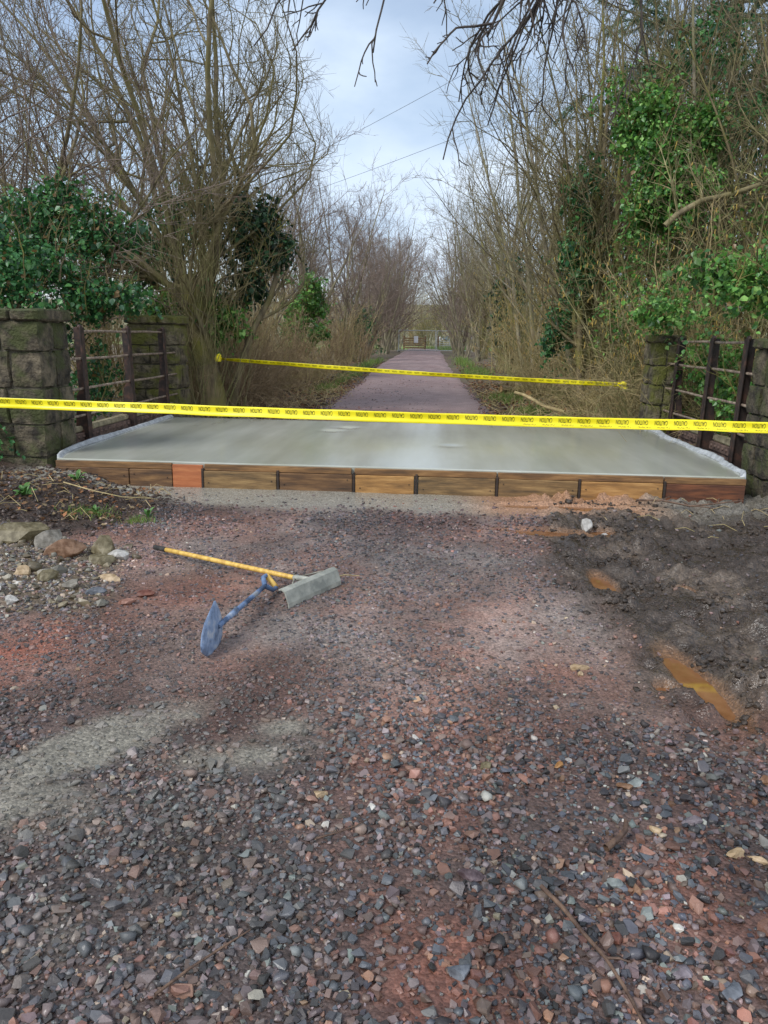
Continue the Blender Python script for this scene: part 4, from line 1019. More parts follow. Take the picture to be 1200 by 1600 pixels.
tag(link('shoots', tube_mesh('shoots', grow(rng, sh, [dict(n=7, w=.09, up=.03, k=(1, 3), t0=.3, ang=(15, 50), lr=(.2, .5), rr=.6), dict(n=4, w=.12, up=0, k=(0, 0), t0=0, ang=(0, 1), lr=(0, 1), rr=1, rmin=.004)]), B['tan2'], lambda l: 3), root), kind='stuff')

rng = random.Random(23)
root = thing('bare_tree', 'bare spreading tree rising from the ivy at the left picture edge', 'tree', (-8.6, 13.2, 0))
seeds = [((rng.uniform(-.2, .2), rng.uniform(-.2, .2), .0), dirv(az, el), Lb, r, 0) for az, el, Lb, r in
         [(-.6, 1.35, 9, .085), (1.2, 1.15, 9, .07), (1.5, .95, 8.5, .06), (.4, 1.2, 9, .065), (2.4, 1.15, 8, .06), (-1.6, 1.1, 8, .06), (1.6, .70, 7.5, .055)]]
tree_parts(grow(rng, seeds, lv), root, B['olive'], B['purple'], True)

# --- upright bare trees, three kinds, in rows along both sides of the track
def bare_tree(name, seed, nst, H, trunk_m, twig_m, spread=.35, kk=None):
    rng = random.Random(seed); root = thing(name, 'x', 'tree')
    seeds = []
    for k in range(nst):
        a = 6.28 * k / nst + rng.uniform(-.5, .5)
        seeds.append(((rng.uniform(-.2, .2), rng.uniform(-.2, .2), -.1), dirv(a, math.pi / 2 - rng.uniform(.05, spread)), H * rng.uniform(.75, 1.05), rng.uniform(.05, .10), 0))
    lv = [dict(x) for x in TREE_LV]; lv[0]['k'] = kk or (9, 12); lv[0]['t0'] = .15; lv[1]['k'] = (6, 8); lv[2]['k'] = (3, 5)
    for x in lv[2:]: x['rmin'] = x.get('rmin', .004) * 1.35
    tree_parts(grow(rng, seeds, lv), root, trunk_m, twig_m)
    return root
ORD = ['first', 'second', 'third', 'fourth', 'fifth', 'sixth', 'seventh', 'eighth', 'ninth', 'tenth', 'eleventh', 'twelfth', 'thirteenth', 'fourteenth', 'fifteenth']
kindsL = [bare_tree('bare_tree', 31, 6, 9, B['grey'], B['purple'], .42), bare_tree('bare_tree', 32, 5, 10, B['grey'], B['purple'], .30), bare_tree('bare_tree', 33, 7, 8, B['grey'], B['purple'], .5)]
kindsR = [bare_tree('bare_tree', 41, 5, 10, B['grey'], B['olive'], .40), bare_tree('bare_tree', 42, 6, 9, B['mossy'], B['olive'], .5), bare_tree('bare_tree', 43, 4, 11, B['grey'], B['grey'], .32)]
def row(kinds, spots, fmt, group):
    spots = sorted(spots, key=lambda q: q[1])
    used = set(); rr = random.Random(len(spots))
    for k, (x, y, sc) in enumerate(spots):
        j = k % 3; lb = fmt % ORD[k]
        if kinds[j].name not in used and kinds[j].get('label') == 'x':
            used.add(kinds[j].name); r = kinds[j]; r.location = (x, y, 0); r.rotation_euler = (0, 0, rr.uniform(0, 6.28)); r.scale = (sc,) * 3
            r['label'] = lb; r['group'] = group
        else:
            dup(kinds[j], (x, y, 0), rr.uniform(0, 6.28), sc * rr.uniform(.95, 1.05), lb, group)
row(kindsL, [(-5.7, 24.5, .8), (-5.2, 29, .9), (-5.8, 33, .95), (-4.7, 38, .95), (-5.0, 43, 1), (-4.2, 49, 1), (-4.6, 55, 1.1), (-3.7, 61, 1.1), (-4.4, 67, 1.1), (-4.0, 75, 1.1), (-3.6, 82, 1.15)],
    '%s bare tree back from the bridge along the left verge', 'bare trees along the left verge')
row(kindsL, [(-10, 22, .9), (-9.5, 30, 1), (-10, 40, 1), (-9, 52, 1), (-9, 66, 1), (-14, 30, .9)], '%s bare tree in the back row left of the track', 'bare trees behind the left row')
row(kindsL, [(-3.9, 58, 1.0), (-3.8, 64, 1.15), (-4.0, 70, 1.2), (-3.9, 78, 1.3), (2.3, 52, .95), (2.1, 58, 1.05), (2.0, 64, 1.15), (2.3, 70, 1.2), (4.6, 82, 1.3), (-4.6, 88, 1.1), (5.2, 88, 1.1)], '%s bare tree crowding the far end of the track', 'bare trees crowding the far end of the track')
row(kindsR, [(3.7, 18.6, .95), (4.2, 22.5, .95), (3.5, 26.5, 1.0), (4.0, 31, 1.0), (3.2, 36, 1.0), (3.6, 41, 1.05), (3.0, 47, 1.05), (3.6, 53, 1.1), (3.0, 60, 1.1), (4.2, 67, 1.1), (4.4, 76, 1.15)],
    '%s bare tree back from the bridge along the right verge', 'bare trees along the right verge')
row(kindsR, [(5.6, 14.9, 1.0), (7.9, 16.2, 1.0), (6.4, 18.5, 1.05), (7.5, 22, 1.1), (7.2, 28, 1.1), (8, 36, 1.1), (8.5, 47, 1), (9, 60, 1), (3.4, 16.0, .95), (10, 18.5, 1.1), (7.0, 11.6, .95), (5.6, 12.9, .9), (4.9, 17.2, 1.0), (6.2, 16.3, 1.1), (8.8, 14.2, 1)], '%s bare tree in the wood behind the right verge', 'bare trees in the wood on the right')

# --- near ash tree whose twigs hang into the top of the picture
rng = random.Random(61)
root = thing('ash_tree', 'near ash tree with dark drooping twigs hanging in at the top right', 'tree', (6.3, 8.9, 0))
seeds = [((0, 0, -.1), dirv(.3, 1.45), 11, .22, 0)]
tr = grow(rng, seeds, [dict(n=11, w=.03, up=.03, k=(0, 0), t0=.3, ang=(30, 60), lr=(.3, .5), rr=.6)])
lvA = [dict(n=10, w=.05, up=-.035, k=(9, 12), t0=.35, ang=(25, 60), lr=(.22, .38), rr=.45, tp=.8), dict(n=8, w=.10, up=-.10, k=(3, 5), t0=.2, ang=(20, 50), lr=(.2, .45), rr=.6, rmin=.010),
       dict(n=6, w=.14, up=-.03, k=(1, 3), t0=.1, ang=(20, 50), lr=(.2, .4), rr=.7, rmin=.0075), dict(n=3, w=.16, up=.08, k=(0, 0), t0=0, ang=(20, 50), lr=(.3, .5), rr=.7, rmin=.006, tp=.45)]
mains = [[(0.00, 0, 4.3), (-1.60, -.2, 5.0), (-3.25, -.4, 5.5), (-4.35, -.5, 5.6), (-5.15, -.55, 5.35), (-5.65, -.6, 4.95), (-5.85, -.6, 4.5)], [(0.00, 0, 5.0), (-1.80, .1, 5.9), (-3.55, -.1, 6.1), (-4.55, -.3, 5.9), (-5.20, -.4, 5.4), (-5.40, -.4, 4.7)],
         [(0.00, 0, 5.4), (-2.00, -.6, 6.0), (-4.35, -.9, 6.2), (-5.95, -1.0, 5.9), (-6.95, -1.0, 5.4), (-7.25, -.9, 5.1)], [(0.00, 0, 6.2), (0.80, .9, 7.4), (1.30, 1.9, 8.8), (1.40, 2.6, 10)], [(0.00, 0, 5.6), (1.40, -.6, 6.8), (2.40, -1.0, 8.2), (3.00, -1.1, 9.2)]]
limbs = []; sd_ = []
for mi, pm in enumerate(mains):
    limbs.append((pm, [.075 * (1 - .85 * k / (len(pm) - 1)) for k in range(len(pm))], 0))
    for _ in range((17, 17, 7, 10, 10)[mi]):
        f = rng.uniform(.45, .98) * (len(pm) - 1); a = int(f); b_ = f - a; q = tuple(pm[a][j] + (pm[a + 1][j] - pm[a][j]) * b_ for j in range(3))
        az = -1.6 + rng.gauss(0, 1.0); sd_.append((q, dirv(az, rng.uniform(-1.0, .3)), rng.uniform(.7, 1.9), .014, 0))
tw = grow(rng, sd_, [dict(n=9, w=.17, up=-.15, k=(3, 5), t0=.2, ang=(20, 55), lr=(.2, .45), rr=.7, tp=.5), dict(n=6, w=.15, up=-.06, k=(1, 3), t0=.1, ang=(20, 55), lr=(.25, .5), rr=.75, rmin=.0075, tp=.4), dict(n=3, w=.2, up=.12, k=(0, 0), t0=0, ang=(20, 50), lr=(.3, .5), rr=.7, rmin=.006, tp=.3)])
limbs += [(p, r, l + 1) for p, r, l in tw]
link('trunk', tube_mesh('trunk', tr, B['grey'], 12), root)
for p in [q for q in limbs if q[2] == 0]: link('limb', tube_mesh('limb', [p], B['dark'], 8), root)
tag(link('crown', tube_mesh('crown', [q for q in limbs if q[2] > 0], B['dark'], lambda l: 4), root), kind='stuff')

# --- shrubs: hazel thickets with catkins, and bramble tangles
M['catkin'] = mat('yellow_catkins', srgb(158, 132, 62, 1.2), srgb(190, 162, 88, 1.2), rough=.8, scale=30)
def hazel(seed, H, nst, m_, catk=0, spread=.4):
    rng = random.Random(seed); root = thing('hazel_bush', 'x', 'shrub')
    seeds = [((rng.gauss(0, .28), rng.gauss(0, .28), -.1), dirv(rng.uniform(0, 6.28), math.pi / 2 - abs(rng.gauss(0, spread))), H * rng.uniform(.55, 1.05), rng.uniform(.012, .026), 0) for _ in range(nst)]
    lv = [dict(n=9, w=.115, up=.02, k=(8, 12), t0=.12, ang=(20, 60), lr=(.18, .36), rr=.55, tp=.8), dict(n=5, w=.13, up=.03, k=(3, 5), t0=.1, ang=(25, 65), lr=(.3, .6), rr=.6, rmin=.005), dict(n=3, w=.16, up=.02, k=(0, 0), t0=0, ang=(0, 1), lr=(0, 1), rr=1, rmin=.0042, tp=.5)]
    P = grow(rng, seeds, lv)
    link('stems', tube_mesh('stems', [p for p in P if p[2] == 0], m_, 5), root)['kind'] = 'stuff'
    tag(link('crown', tube_mesh('crown', [p for p in P if p[2] > 0], m_, lambda l: 3), root), kind='stuff')
    if catk:
        tips = [p for p in P if p[2] == 2 and p[0][-1][2] > H * .22]; c = []
        for _ in range(catk):
            p = rng.choice(tips)[0][rng.randint(1, 3)]; l = rng.uniform(.05, .09); q = [p, (p[0] + rng.gauss(0, .008), p[1] + rng.gauss(0, .008), p[2] - l * .5), (p[0] + rng.gauss(0, .012), p[1] + rng.gauss(0, .012), p[2] - l)]
            c.append((q, [.006, .0085, .005], 0))
        tag(link('catkins', tube_mesh('catkins', c, M['catkin'], 4), root), kind='stuff')
    return root
hz_ = [hazel(71, 4.6, 34, B['tan2'], 420), hazel(72, 4.0, 36, B['tan'], 260, .5), hazel(73, 5.2, 30, B['tan2'], 0, .35)]
hl_ = [hazel(81, 3.2, 40, B['tan'], 0, .30), hazel(82, 2.6, 40, B['bramble'], 0, .45)]
def place(kinds, spots, labels, group, by=2):
    spots = sorted(spots, key=lambda q: q[by])
    rr = random.Random(len(spots) + 3)
    for (j, x, y, sc), lb in zip(spots, labels):
        k = kinds[j]
        if k.get('label') == 'x':
            k.location = (x, y, 0); k.rotation_euler = (0, 0, rr.uniform(0, 6.28)); k.scale = (sc,) * 3; k['label'] = lb; k['group'] = group
        else:
            dup(k, (x, y, 0), rr.uniform(0, 6.28), sc, lb, group)
spR = [(0, 3.8, 13.9, .9), (1, 4.25, 13.0, .95), (0, 5.2, 12.3, 1), (1, 6.2, 11.6, 1), (2, 3.9, 16.2, .95), (1, 3.9, 18.6, .95), (0, 3.9, 21, .95), (2, 4.7, 15.2, 1.05), (0, 6.9, 13.4, 1.1), (2, 5.9, 14.2, 1.15), (1, 3.6, 24, .95), (0, 3.5, 28, 1), (2, 7.8, 12.2, 1.1), (1, 3.5, 33, 1), (2, 3.6, 38, 1)]
place(hz_, spR, ['%s tan hazel bush of the thicket right of the track, counted from the bridge' % w for w in ORD], 'hazel thicket on the right')
spL = [(0, -4.6, 17.6, .95), (0, -5.1, 20, 1.0), (1, -4.5, 15.9, .8), (1, -4.6, 19, .85), (0, -5.3, 22.5, 1.05), (1, -5.6, 16.5, .9), (1, -4.3, 23.0, .9), (0, -4.9, 27, 1.1), (1, -4.2, 31, 1), (0, -4.3, 36, 1.1), (0, -6.3, 19, 1.1), (1, -4.2, 43, 1), (0, -7.4, 17, 1.1)]
place(hz_, [(k % 3, -11 + 1.9 * k + (k * 37 % 10) * .1, 98 + (k * 53 % 9), 1.9) for k in range(13)], ['%s leafless bush of the hedge across the far meadow, counted from the left' % w for w in ORD], 'hedge bushes across the far meadow', 1)
place(hl_, spL, ['%s brown leafless bush left of the track, counted from the bridge' % w for w in ORD], 'leafless bushes on the left')
def bramble(seed, n, r, h, m_):
    rng = random.Random(seed); root = thing('bramble', 'x', 'bramble')
    seeds = [((rng.gauss(0, r * .45), rng.gauss(0, r * .45), 0), dirv(rng.uniform(0, 6.28), rng.uniform(.5, 1.4)), h * rng.uniform(.8, 2.2), rng.uniform(.005, .010), 0) for _ in range(n)]
    P = grow(rng, seeds, [dict(n=9, w=.16, up=0, bow=.035, k=(3, 6), t0=.15, ang=(25, 80), lr=(.15, .4), rr=.7, zmin=.03), dict(n=4, w=.2, up=0, k=(0, 0), t0=0, ang=(0, 1), lr=(0, 1), rr=1, rmin=.004, zmin=.03)])
    tag(link('stems', tube_mesh('stems', P, m_, lambda l: 3), root), kind='stuff')
    return root
br_ = [bramble(91, 190, .9, 1.1, B['bramble']), bramble(92, 190, .9, 1.2, B['tan']), bramble(93, 160, .8, .9, B['tan2'])]
spB = [(0, -4.4, 15.3, .9), (0, -4.2, 17.4, .9), (0, -4.9, 16.6, 1.1), (1, -4.5, 20.5, 1), (0, -5.2, 15.2, 1.1), (0, -5.6, 18.2, 1.2), (1, -4.2, 25, 1)]
place(br_, spB, ['%s low brown bramble tangle left of the track, counted from the bridge' % w for w in ORD], 'bramble tangles on the left')
spB = [(1, 3.6, 13.2, .9), (2, 4.0, 12.5, .95), (1, 3.6, 15.4, .75), (2, 3.6, 17.6, .85), (1, 4.8, 11.9, 1.1), (2, 5.4, 10.8, 1.2), (1, 3.1, 20.5, .9), (2, 3.2, 24.5, 1), (1, 6.3, 9.9, 1.2)]
place(br_, spB, ['%s low tan bramble tangle right of the track, counted from the bridge' % w for w in ORD], 'bramble tangles on the right')

# --- ivy and evergreen masses
def leaf_mat(name, rough=.38):
    m = mat(name, (1, 1, 1, 1), attr=True, rough=rough, scale=30, mottle=.3)
    t = m.node_tree; b = t.nodes['Principled BSDF']; o = t.nodes['Material Output']
    tl = N(t, 'ShaderNodeBsdfTranslucent'); ms = N(t, 'ShaderNodeMixShader'); ms.inputs[0].default_value = .28
    t.links.new(b.inputs['Base Color'].links[0].from_socket, tl.inputs['Color']); t.links.new(b.outputs[0], ms.inputs[1]); t.links.new(tl.outputs[0], ms.inputs[2]); t.links.new(ms.outputs[0], o.inputs['Surface'])
    return m
M['leaf'] = leaf_mat('glossy_ivy_leaves'); M['dry'] = leaf_mat('dry_leaves', .85)
def leaves_mesh(name, P, Nn, S, C, mat_, rng, droop=.6, wide=.42):
    n = len(P); Nn = Nn / (np.linalg.norm(Nn, axis=1, keepdims=True) + 1e-9)
    T = rng.normal(0, 1, (n, 3)); T[:, 2] -= droop * 2; T -= Nn * (T * Nn).sum(1, keepdims=True); T /= np.linalg.norm(T, axis=1, keepdims=True) + 1e-9
    Bn = np.cross(Nn, T)
    loc = np.array([(0, 0, 0), (.30, wide, .07), (.62, wide * .72, .05), (1, 0, -.05), (.62, -wide * .72, .05), (.30, -wide, .07)])
    V = P[:, None] + S[:, None, None] * (loc[None, :, 0:1] * T[:, None] + loc[None, :, 1:2] * Bn[:, None] + loc[None, :, 2:3] * Nn[:, None])
    o = (np.arange(n) * 6)[:, None]
    F = np.concatenate([o + np.array([[0, 3, 2]]), o + np.array([[0, 2, 1]]), o + np.array([[0, 5, 4]]), o + np.array([[0, 4, 3]])])
    return mesh_np(name, V.reshape(-1, 3), [F], mat_, np.repeat(C, 6, 0))
G1 = [(44, 84, 50), (58, 104, 58), (36, 68, 44), (74, 118, 62), (50, 90, 48)]
G2 = [(66, 110, 48), (92, 136, 60), (52, 92, 44), (116, 152, 78), (76, 108, 50)]
G3 = [(34, 58, 40), (44, 74, 48), (28, 46, 34), (56, 86, 52)]
def ivy(name, label, cat, blobs, n, size, pal, seed, stems=True, k=1.5, group=None, stem_m='mossy'):
    rng = np.random.default_rng(seed); r2 = random.Random(seed)
    c0 = np.array(blobs[0][0]); root = thing(name, label, cat, (c0[0], c0[1], 0), group=group)
    big_ = blobs; blobs = []
    for c, r in big_:            # every mass is a heap of smaller uneven clumps
        for _ in range(9):
            v = rng.normal(0, 1, 3); v /= np.linalg.norm(v); v *= rng.uniform(.35, .95); f = rng.uniform(.28, .55)
            blobs.append((np.array(c) + v * np.array(r), np.array(r) * f * rng.uniform(.75, 1.25, 3)))
    org = np.array([c0[0], c0[1], 0])
    ar = np.array([b[1][0] * b[1][2] + b[1][1] * b[1][2] + b[1][0] * b[1][1] for b in blobs]); cnt = (n * ar / ar.sum()).astype(int)
    Ps, Ns = [], []
    for (c, r), m_ in zip(blobs, cnt):
        d = rng.normal(0, 1, (m_, 3)); d /= np.linalg.norm(d, axis=1, keepdims=True)
        c = np.array(c); r = np.array(r)
        nz = fbm(d[:, 0] * 2.4 + d[:, 2] * 1.7 + seed, d[:, 1] * 2.4 + d[:, 2] * 2.9, seed, 3)
        nz2 = fbm(d[:, 0] * 6 + d[:, 2] * 5 + seed, d[:, 1] * 6 - d[:, 2] * 4, seed + 3, 2)
        rad = (0.30 + 1.05 * nz + 0.60 * (nz2 - .5)) * (1 - 0.5 * rng.random(m_) ** 1.8) + np.abs(rng.normal(0, .07, m_))
        Ps.append(c + d * r * rad[:, None]); Ns.append(d / r + 0)
    for (c, r) in blobs:          # loose sprays that break the outline
        for _ in range(6):
            d = rng.normal(0, 1, 3); d[2] += .3; d /= np.linalg.norm(d); p = np.array(c) + d * np.array(r) * rng.uniform(.7, 1.0); v = d + rng.normal(0, .5, 3)
            for q in range(rng.integers(6, 15)):
                v = v + rng.normal(0, .35, 3); v[2] -= .12; v /= np.linalg.norm(v); p = p + v * size * .55
                Ps.append((p + rng.normal(0, size * .35, 3))[None]); Ns.append((v * .3 + d + rng.normal(0, .6, 3))[None])
    P = np.concatenate(Ps); Nn = np.concatenate(Ns); Nn /= np.linalg.norm(Nn, axis=1, keepdims=True)
    Nn = Nn + rng.normal(0, .8, Nn.shape); Nn[:, 2] += .35
    k_ = P[:, 2] > 0.02; P, Nn = P[k_], Nn[k_]
    cols = np.array([srgb(*c, k)[:3] for c in pal]); n = len(P)
    cl = fbm(P[:, 0] * 2.5 + P[:, 2] * 1.9, P[:, 1] * 2.5 + P[:, 2] * 2.3, seed + 9, 3)
    C = cols[rng.integers(0, len(pal), n)] * (0.65 + .7 * cl)[:, None] * rng.uniform(.75, 1.25, n)[:, None]
    S = size * .88 * np.clip(np.exp(rng.normal(0, .38, n)), .4, 1.9)
    dead = rng.random(n) < .05; C[dead] = np.array(srgb(120, 96, 60, 1.2)[:3])
    tag(link('foliage', leaves_mesh('foliage', P - org, Nn, S, C, M['leaf'], rng), root), kind='stuff')
    if stems:
        sd_ = []
        for c, r in blobs:
            for _ in range(2):
                sd_.append((tuple(np.array([c[0] + r2.gauss(0, .3) * r[0], c[1] + r2.gauss(0, .3) * r[1], max(0.0, c[2] - r[2] * .9)]) - org), dirv(r2.uniform(0, 6.28), r2.uniform(.7, 1.5)), r[2] * 3.2, .014, 0))
        P_ = grow(r2, sd_, [dict(n=8, w=.14, up=.02, k=(3, 5), t0=.2, ang=(25, 70), lr=(.3, .6), rr=.6), dict(n=5, w=.15, up=0, k=(0, 0), t0=0, ang=(0, 1), lr=(0, 1), rr=1, rmin=.004)])
        tag(link('stems', tube_mesh('stems', P_, B[stem_m], lambda l: 4), root), kind='stuff')
    return root
ivy('ivy', 'large dark ivy mass spilling over the wall left of the railing', 'ivy', [((-5.7, 10.6, 2.35), (1.0, .8, .62)), ((-4.95, 11.2, 2.15), (.8, .7, .5)), ((-6.6, 10.8, 2.6), (.9, .8, .8)), ((-5.3, 11.5, 3.1), (.75, .7, .5)), ((-6.3, 11.8, 3.3), (.9, .7, .55)), ((-7.6, 11.6, 2.6), (.9, .8, .9))], 14000, .068, G1, 301)
ivy('ivy', 'ivy trailing over the cap of the left front pillar', 'ivy', [((-5.35, 8.25, 1.85), (.42, .35, .24)), ((-5.3, 8.0, 1.0), (.38, .4, .8)), ((-6.0, 8.2, 1.5), (.6, .4, .5)), ((-5.0, 7.75, .35), (.35, .15, .4))], 3600, .056, G1, 302)
ivy('ivy', 'dark ivy filling the gap behind the left railing', 'ivy', [((-5.5, 10.5, .75), (.5, 1.0, .8)), ((-5.7, 11.9, .9), (.5, .8, .9)), ((-5.3, 9.6, .5), (.35, .6, .5))], 3000, .06, G1, 303)
ivy('ivy', 'dark ivy clump clothing a stem right of the big bare tree', 'ivy', [((-3.35, 14.6, 3.7), (.55, .5, .85)), ((-3.1, 14.6, 3.15), (.55, .5, .5)), ((-3.6, 14.7, 2.6), (.4, .4, .6))], 5200, .075, G3, 304)
ivy('ivy', 'ivy climbing the middle of the big bare tree', 'ivy', [((-4.7, 14.6, 3.6), (.8, .5, .8)), ((-5.6, 14.4, 3.1), (.7, .5, .7)), ((-4.3, 14.5, 2.2), (.45, .35, .6))], 3000, .075, G1, 305)
ivy('ivy', 'small ivy bush at the foot of the big bare tree', 'ivy', [((-4.0, 14.3, 1.75), (.35, .3, .35)), ((-5.1, 13.9, 1.9), (.4, .3, .35))], 1300, .07, G2, 306)
ivy('holly_bush', 'rounded dark green holly bush beside the left verge', 'holly bush', [((-4.35, 26.5, 2.1), (.95, .9, .8)), ((-4.2, 26.5, 3.0), (.6, .6, .7)), ((-4.5, 26.4, 1.4), (.7, .7, .5))], 4200, .10, G2, 307)
ivy('ivy', 'bright green ivy bush overhanging the right front pillar', 'ivy', [((3.55, 8.75, 2.22), (.52, .42, .30)), ((4.15, 8.35, 2.15), (.62, .5, .48)), ((3.2, 9.0, 2.33), (.36, .32, .22)), ((4.6, 8.3, 1.6), (.5, .4, .7))], 4800, .062, G2, 308)
ivy('ivy', 'green ivy patch behind the top of the right railing', 'ivy', [((3.35, 11.2, 1.95), (.5, .4, .25)), ((3.9, 10.8, 1.35), (.3, .6, .4)), ((3.95, 9.9, 1.1), (.25, .8, .6)), ((4.1, 9.2, .7), (.3, .6, .5))], 3000, .06, G2, 309)
ivy('ivy', 'tall bright ivy column clothing a trunk above the thicket', 'ivy', [((3.45, 13.5, 4.55), (.7, .55, .95)), ((3.25, 13.6, 5.25), (.5, .45, .55)), ((3.7, 13.4, 3.8), (.55, .5, .6)), ((4.3, 13.7, 4.9), (.55, .45, .45)), ((4.0, 13.5, 4.2), (.6, .5, .5))], 10500, .066, G2, 310)
ivy('ivy', 'ivy climbing a trunk in the right-hand row', 'ivy', [((3.9, 19.5, 3.6), (.5, .5, 1.6)), ((3.7, 19.6, 1.8), (.5, .5, 1.0))], 2600, .10, G1, 311)
ivy('ivy', 'ivy clad trunk right of the track near the far gate', 'ivy', [((3.4, 34, 1.6), (.7, .7, 1.7)), ((3.6, 34.2, 3.6), (.8, .8, 1.2))], 2600, .13, G3, 312)
ivy('ivy', 'ivy patches inside the thicket left of the tall ivy column', 'ivy', [((2.7, 15.4, 3.1), (.45, .5, .8)), ((2.9, 16.0, 4.2), (.4, .5, .7)), ((2.75, 16.4, 1.8), (.4, .5, .7))], 2600, .075, G1, 313)
ivy('ivy', 'low dark ivy on the far left verge trees', 'ivy', [((-4.6, 44, 2.0), (.7, .8, 1.7)), ((-4.5, 52, 1.8), (.8, .8, 1.6))], 1800, .15, G1, 314)

ivy('ivy', 'thin ivy threading the thicket behind the right railing', 'ivy', [((4.4, 13.0, 2.2), (1.3, .8, 1.2)), ((3.6, 14.4, 2.4), (.9, .8, 1.4)), ((5.6, 12.6, 3.2), (1.2, .8, 1.4))], 2600, .06, G2, 315, stems=False)
ivy('ivy', 'thin ivy high in the trees right of the ivy column', 'ivy', [((6.0, 14.6, 5.6), (1.3, .8, 1.2)), ((5.0, 15.6, 6.6), (1.2, .8, 1.3)), ((6.6, 13.6, 4.4), (1.2, .8, 1.0))], 3000, .075, G1, 316, stems=False)
# --- pine behind the thicket
M['needle'] = leaf_mat('pine_needles', .6)
def pine():
    r2 = random.Random(401); rng = np.random.default_rng(401)
    root = thing('pine_tree', 'tall blue-green pine behind the ivy column at the upper right', 'tree', (7.2, 19.8, 0))
    tr = grow(r2, [((0, 0, -.1), (0, 0, 1), 17, .24, 0)], [dict(n=12, w=.015, up=.02, k=(60, 70), t0=.28, ang=(62, 95), lr=(.16, .27), rr=.35, tp=.85), dict(n=7, w=.07, up=.012, k=(8, 12), t0=.2, ang=(25, 60), lr=(.25, .45), rr=.5, rmin=.012), dict(n=4, w=.12, up=-.05, k=(0, 0), t0=0, ang=(0, 1), lr=(0, 1), rr=1, rmin=.006)])
    link('trunk', tube_mesh('trunk', [p for p in tr if p[2] == 0], B['grey'], 10), root)
    tag(link('branches', tube_mesh('branches', [p for p in tr if p[2] > 0], B['grey'], lambda l: 4), root), kind='stuff')
    P, D = [], []
    for pts, rs, l in tr:
        if l == 2:
            for a, b in zip(pts, pts[1:]):
                for _ in range(34):
                    f = r2.random(); P.append([a[j] + (b[j] - a[j]) * f for j in range(3)]); D.append([b[j] - a[j] for j in range(3)])
    P = np.array(P); D = np.array(D); D /= np.linalg.norm(D, axis=1, keepdims=True)
    k = rng.random(len(P)) < min(1, 76000 / len(P)); P, D = P[k], D[k]; n = len(P)
    T = D * .8 + rng.normal(0, .65, (n, 3)); T[:, 2] -= .25; T /= np.linalg.norm(T, axis=1, keepdims=True)
    Bv = np.cross(T, rng.normal(0, 1, (n, 3))); Bv /= np.linalg.norm(Bv, axis=1, keepdims=True)
    Ln = rng.uniform(.12, .24, n)[:, None]; w = .013
    V = np.stack([P - Bv * w, P + Bv * w, P + T * Ln], 1).reshape(-1, 3)
    cols = np.array([srgb(*c, 1.7)[:3] for c in [(70, 96, 78), (84, 112, 88), (58, 82, 70), (98, 120, 92)]]); C = cols[rng.integers(0, 4, n)] * rng.uniform(.7, 1.3, n)[:, None]
    tag(link('needles', mesh_np('needles', V, [np.arange(n * 3).reshape(-1, 3)], M['needle'], np.repeat(C, 3, 0)), root), kind='stuff')
pine()

# --- leaning mossy branches in the right thicket
for pts, rs, lb in [([(3.43, 12.0, 3.25), (3.6, 12.0, 3.42), (3.95, 12.05, 3.62), (4.4, 12.1, 3.72), (4.9, 12.2, 3.9), (5.5, 12.4, 4.05)], [.045, .043, .04, .037, .034, .03], 'broken pale branch jutting out below the ivy column'),
                    ([(4.3, 31, 0), (3.7, 31, 1.2), (3.2, 31, 2.4), (2.7, 31, 3.6), (2.4, 31, 4.6)], [.14, .12, .10, .07, .04], 'mossy trunk leaning over the right verge towards the track')]:
    t = thing('leaning_branch', lb, 'branch', pts[0][:2] + (0,))
    o3 = pts[0][:2] + (0,)
    lp = [tuple(a - b for a, b in zip(p, o3)) for p in pts]
    link('limb', tube_mesh('limb', [(lp, rs, 0)], B['mossy'] if pts[0][1] > 20 else B['olive'], 9), t)
    r2 = random.Random(5); P_ = []
    P_ = grow(r2, [(lp[k], dirv(r2.uniform(0, 6.28), r2.uniform(.2, 1.2)), r2.uniform(.6, 1.5), .016, 0) for k in (1, 2, 3, 4, 4) for _ in range(2)], [dict(n=6, w=.1, up=.03, k=(4, 6), t0=.2, ang=(25, 60), lr=(.3, .5), rr=.6), dict(n=4, w=.12, up=.02, k=(0, 0), t0=0, ang=(0, 1), lr=(0, 1), rr=1, rmin=.005)])
    tag(link('twigs', tube_mesh('twigs', P_, B['tan2'], lambda l: 4), t), kind='stuff')

# --- ground litter, grass, weeds
def litter():
    rng = np.random.default_rng(501)
    def zone(n, x0, x1, y0, y1): return np.stack([rng.uniform(x0, x1, n), rng.uniform(y0, y1, n)], -1)
    XY = np.concatenate([zone(3800, -4.6, -2.4, 12, 26), zone(3800, 1.3, 4.2, 12, 26), zone(900, -4.6, -2.6, 5.6, 7.3), zone(1500, -5, -2.4, 26, 45), zone(1500, 1.3, 4.2, 26, 45)])
    far = XY[:, 1] > 8; Z = np.where(far, far_h(XY[:, 0], XY[:, 1]) + .02, height(XY[:, 0], XY[:, 1]) + .012)
    n = len(XY); P = np.column_stack([XY, Z]); Nn = rng.normal(0, .45, (n, 3)); Nn[:, 2] = 1
    cols = np.array([srgb(*c, 1.2)[:3] for c in [(112, 84, 58), (88, 66, 48), (134, 104, 72), (150, 104, 70), (74, 60, 46), (140, 122, 92)]])
    C = cols[rng.integers(0, 6, n)] * rng.uniform(.7, 1.2, n)[:, None]
    return leaves_mesh('leaf_litter', P, Nn, np.where(far, .085, .045) * rng.uniform(.6, 1.3, n), C, M['dry'], rng, 0)
tag(link('leaf_litter', litter()), 'brown dead leaves strewn over the verges', 'leaf litter', kind='stuff')
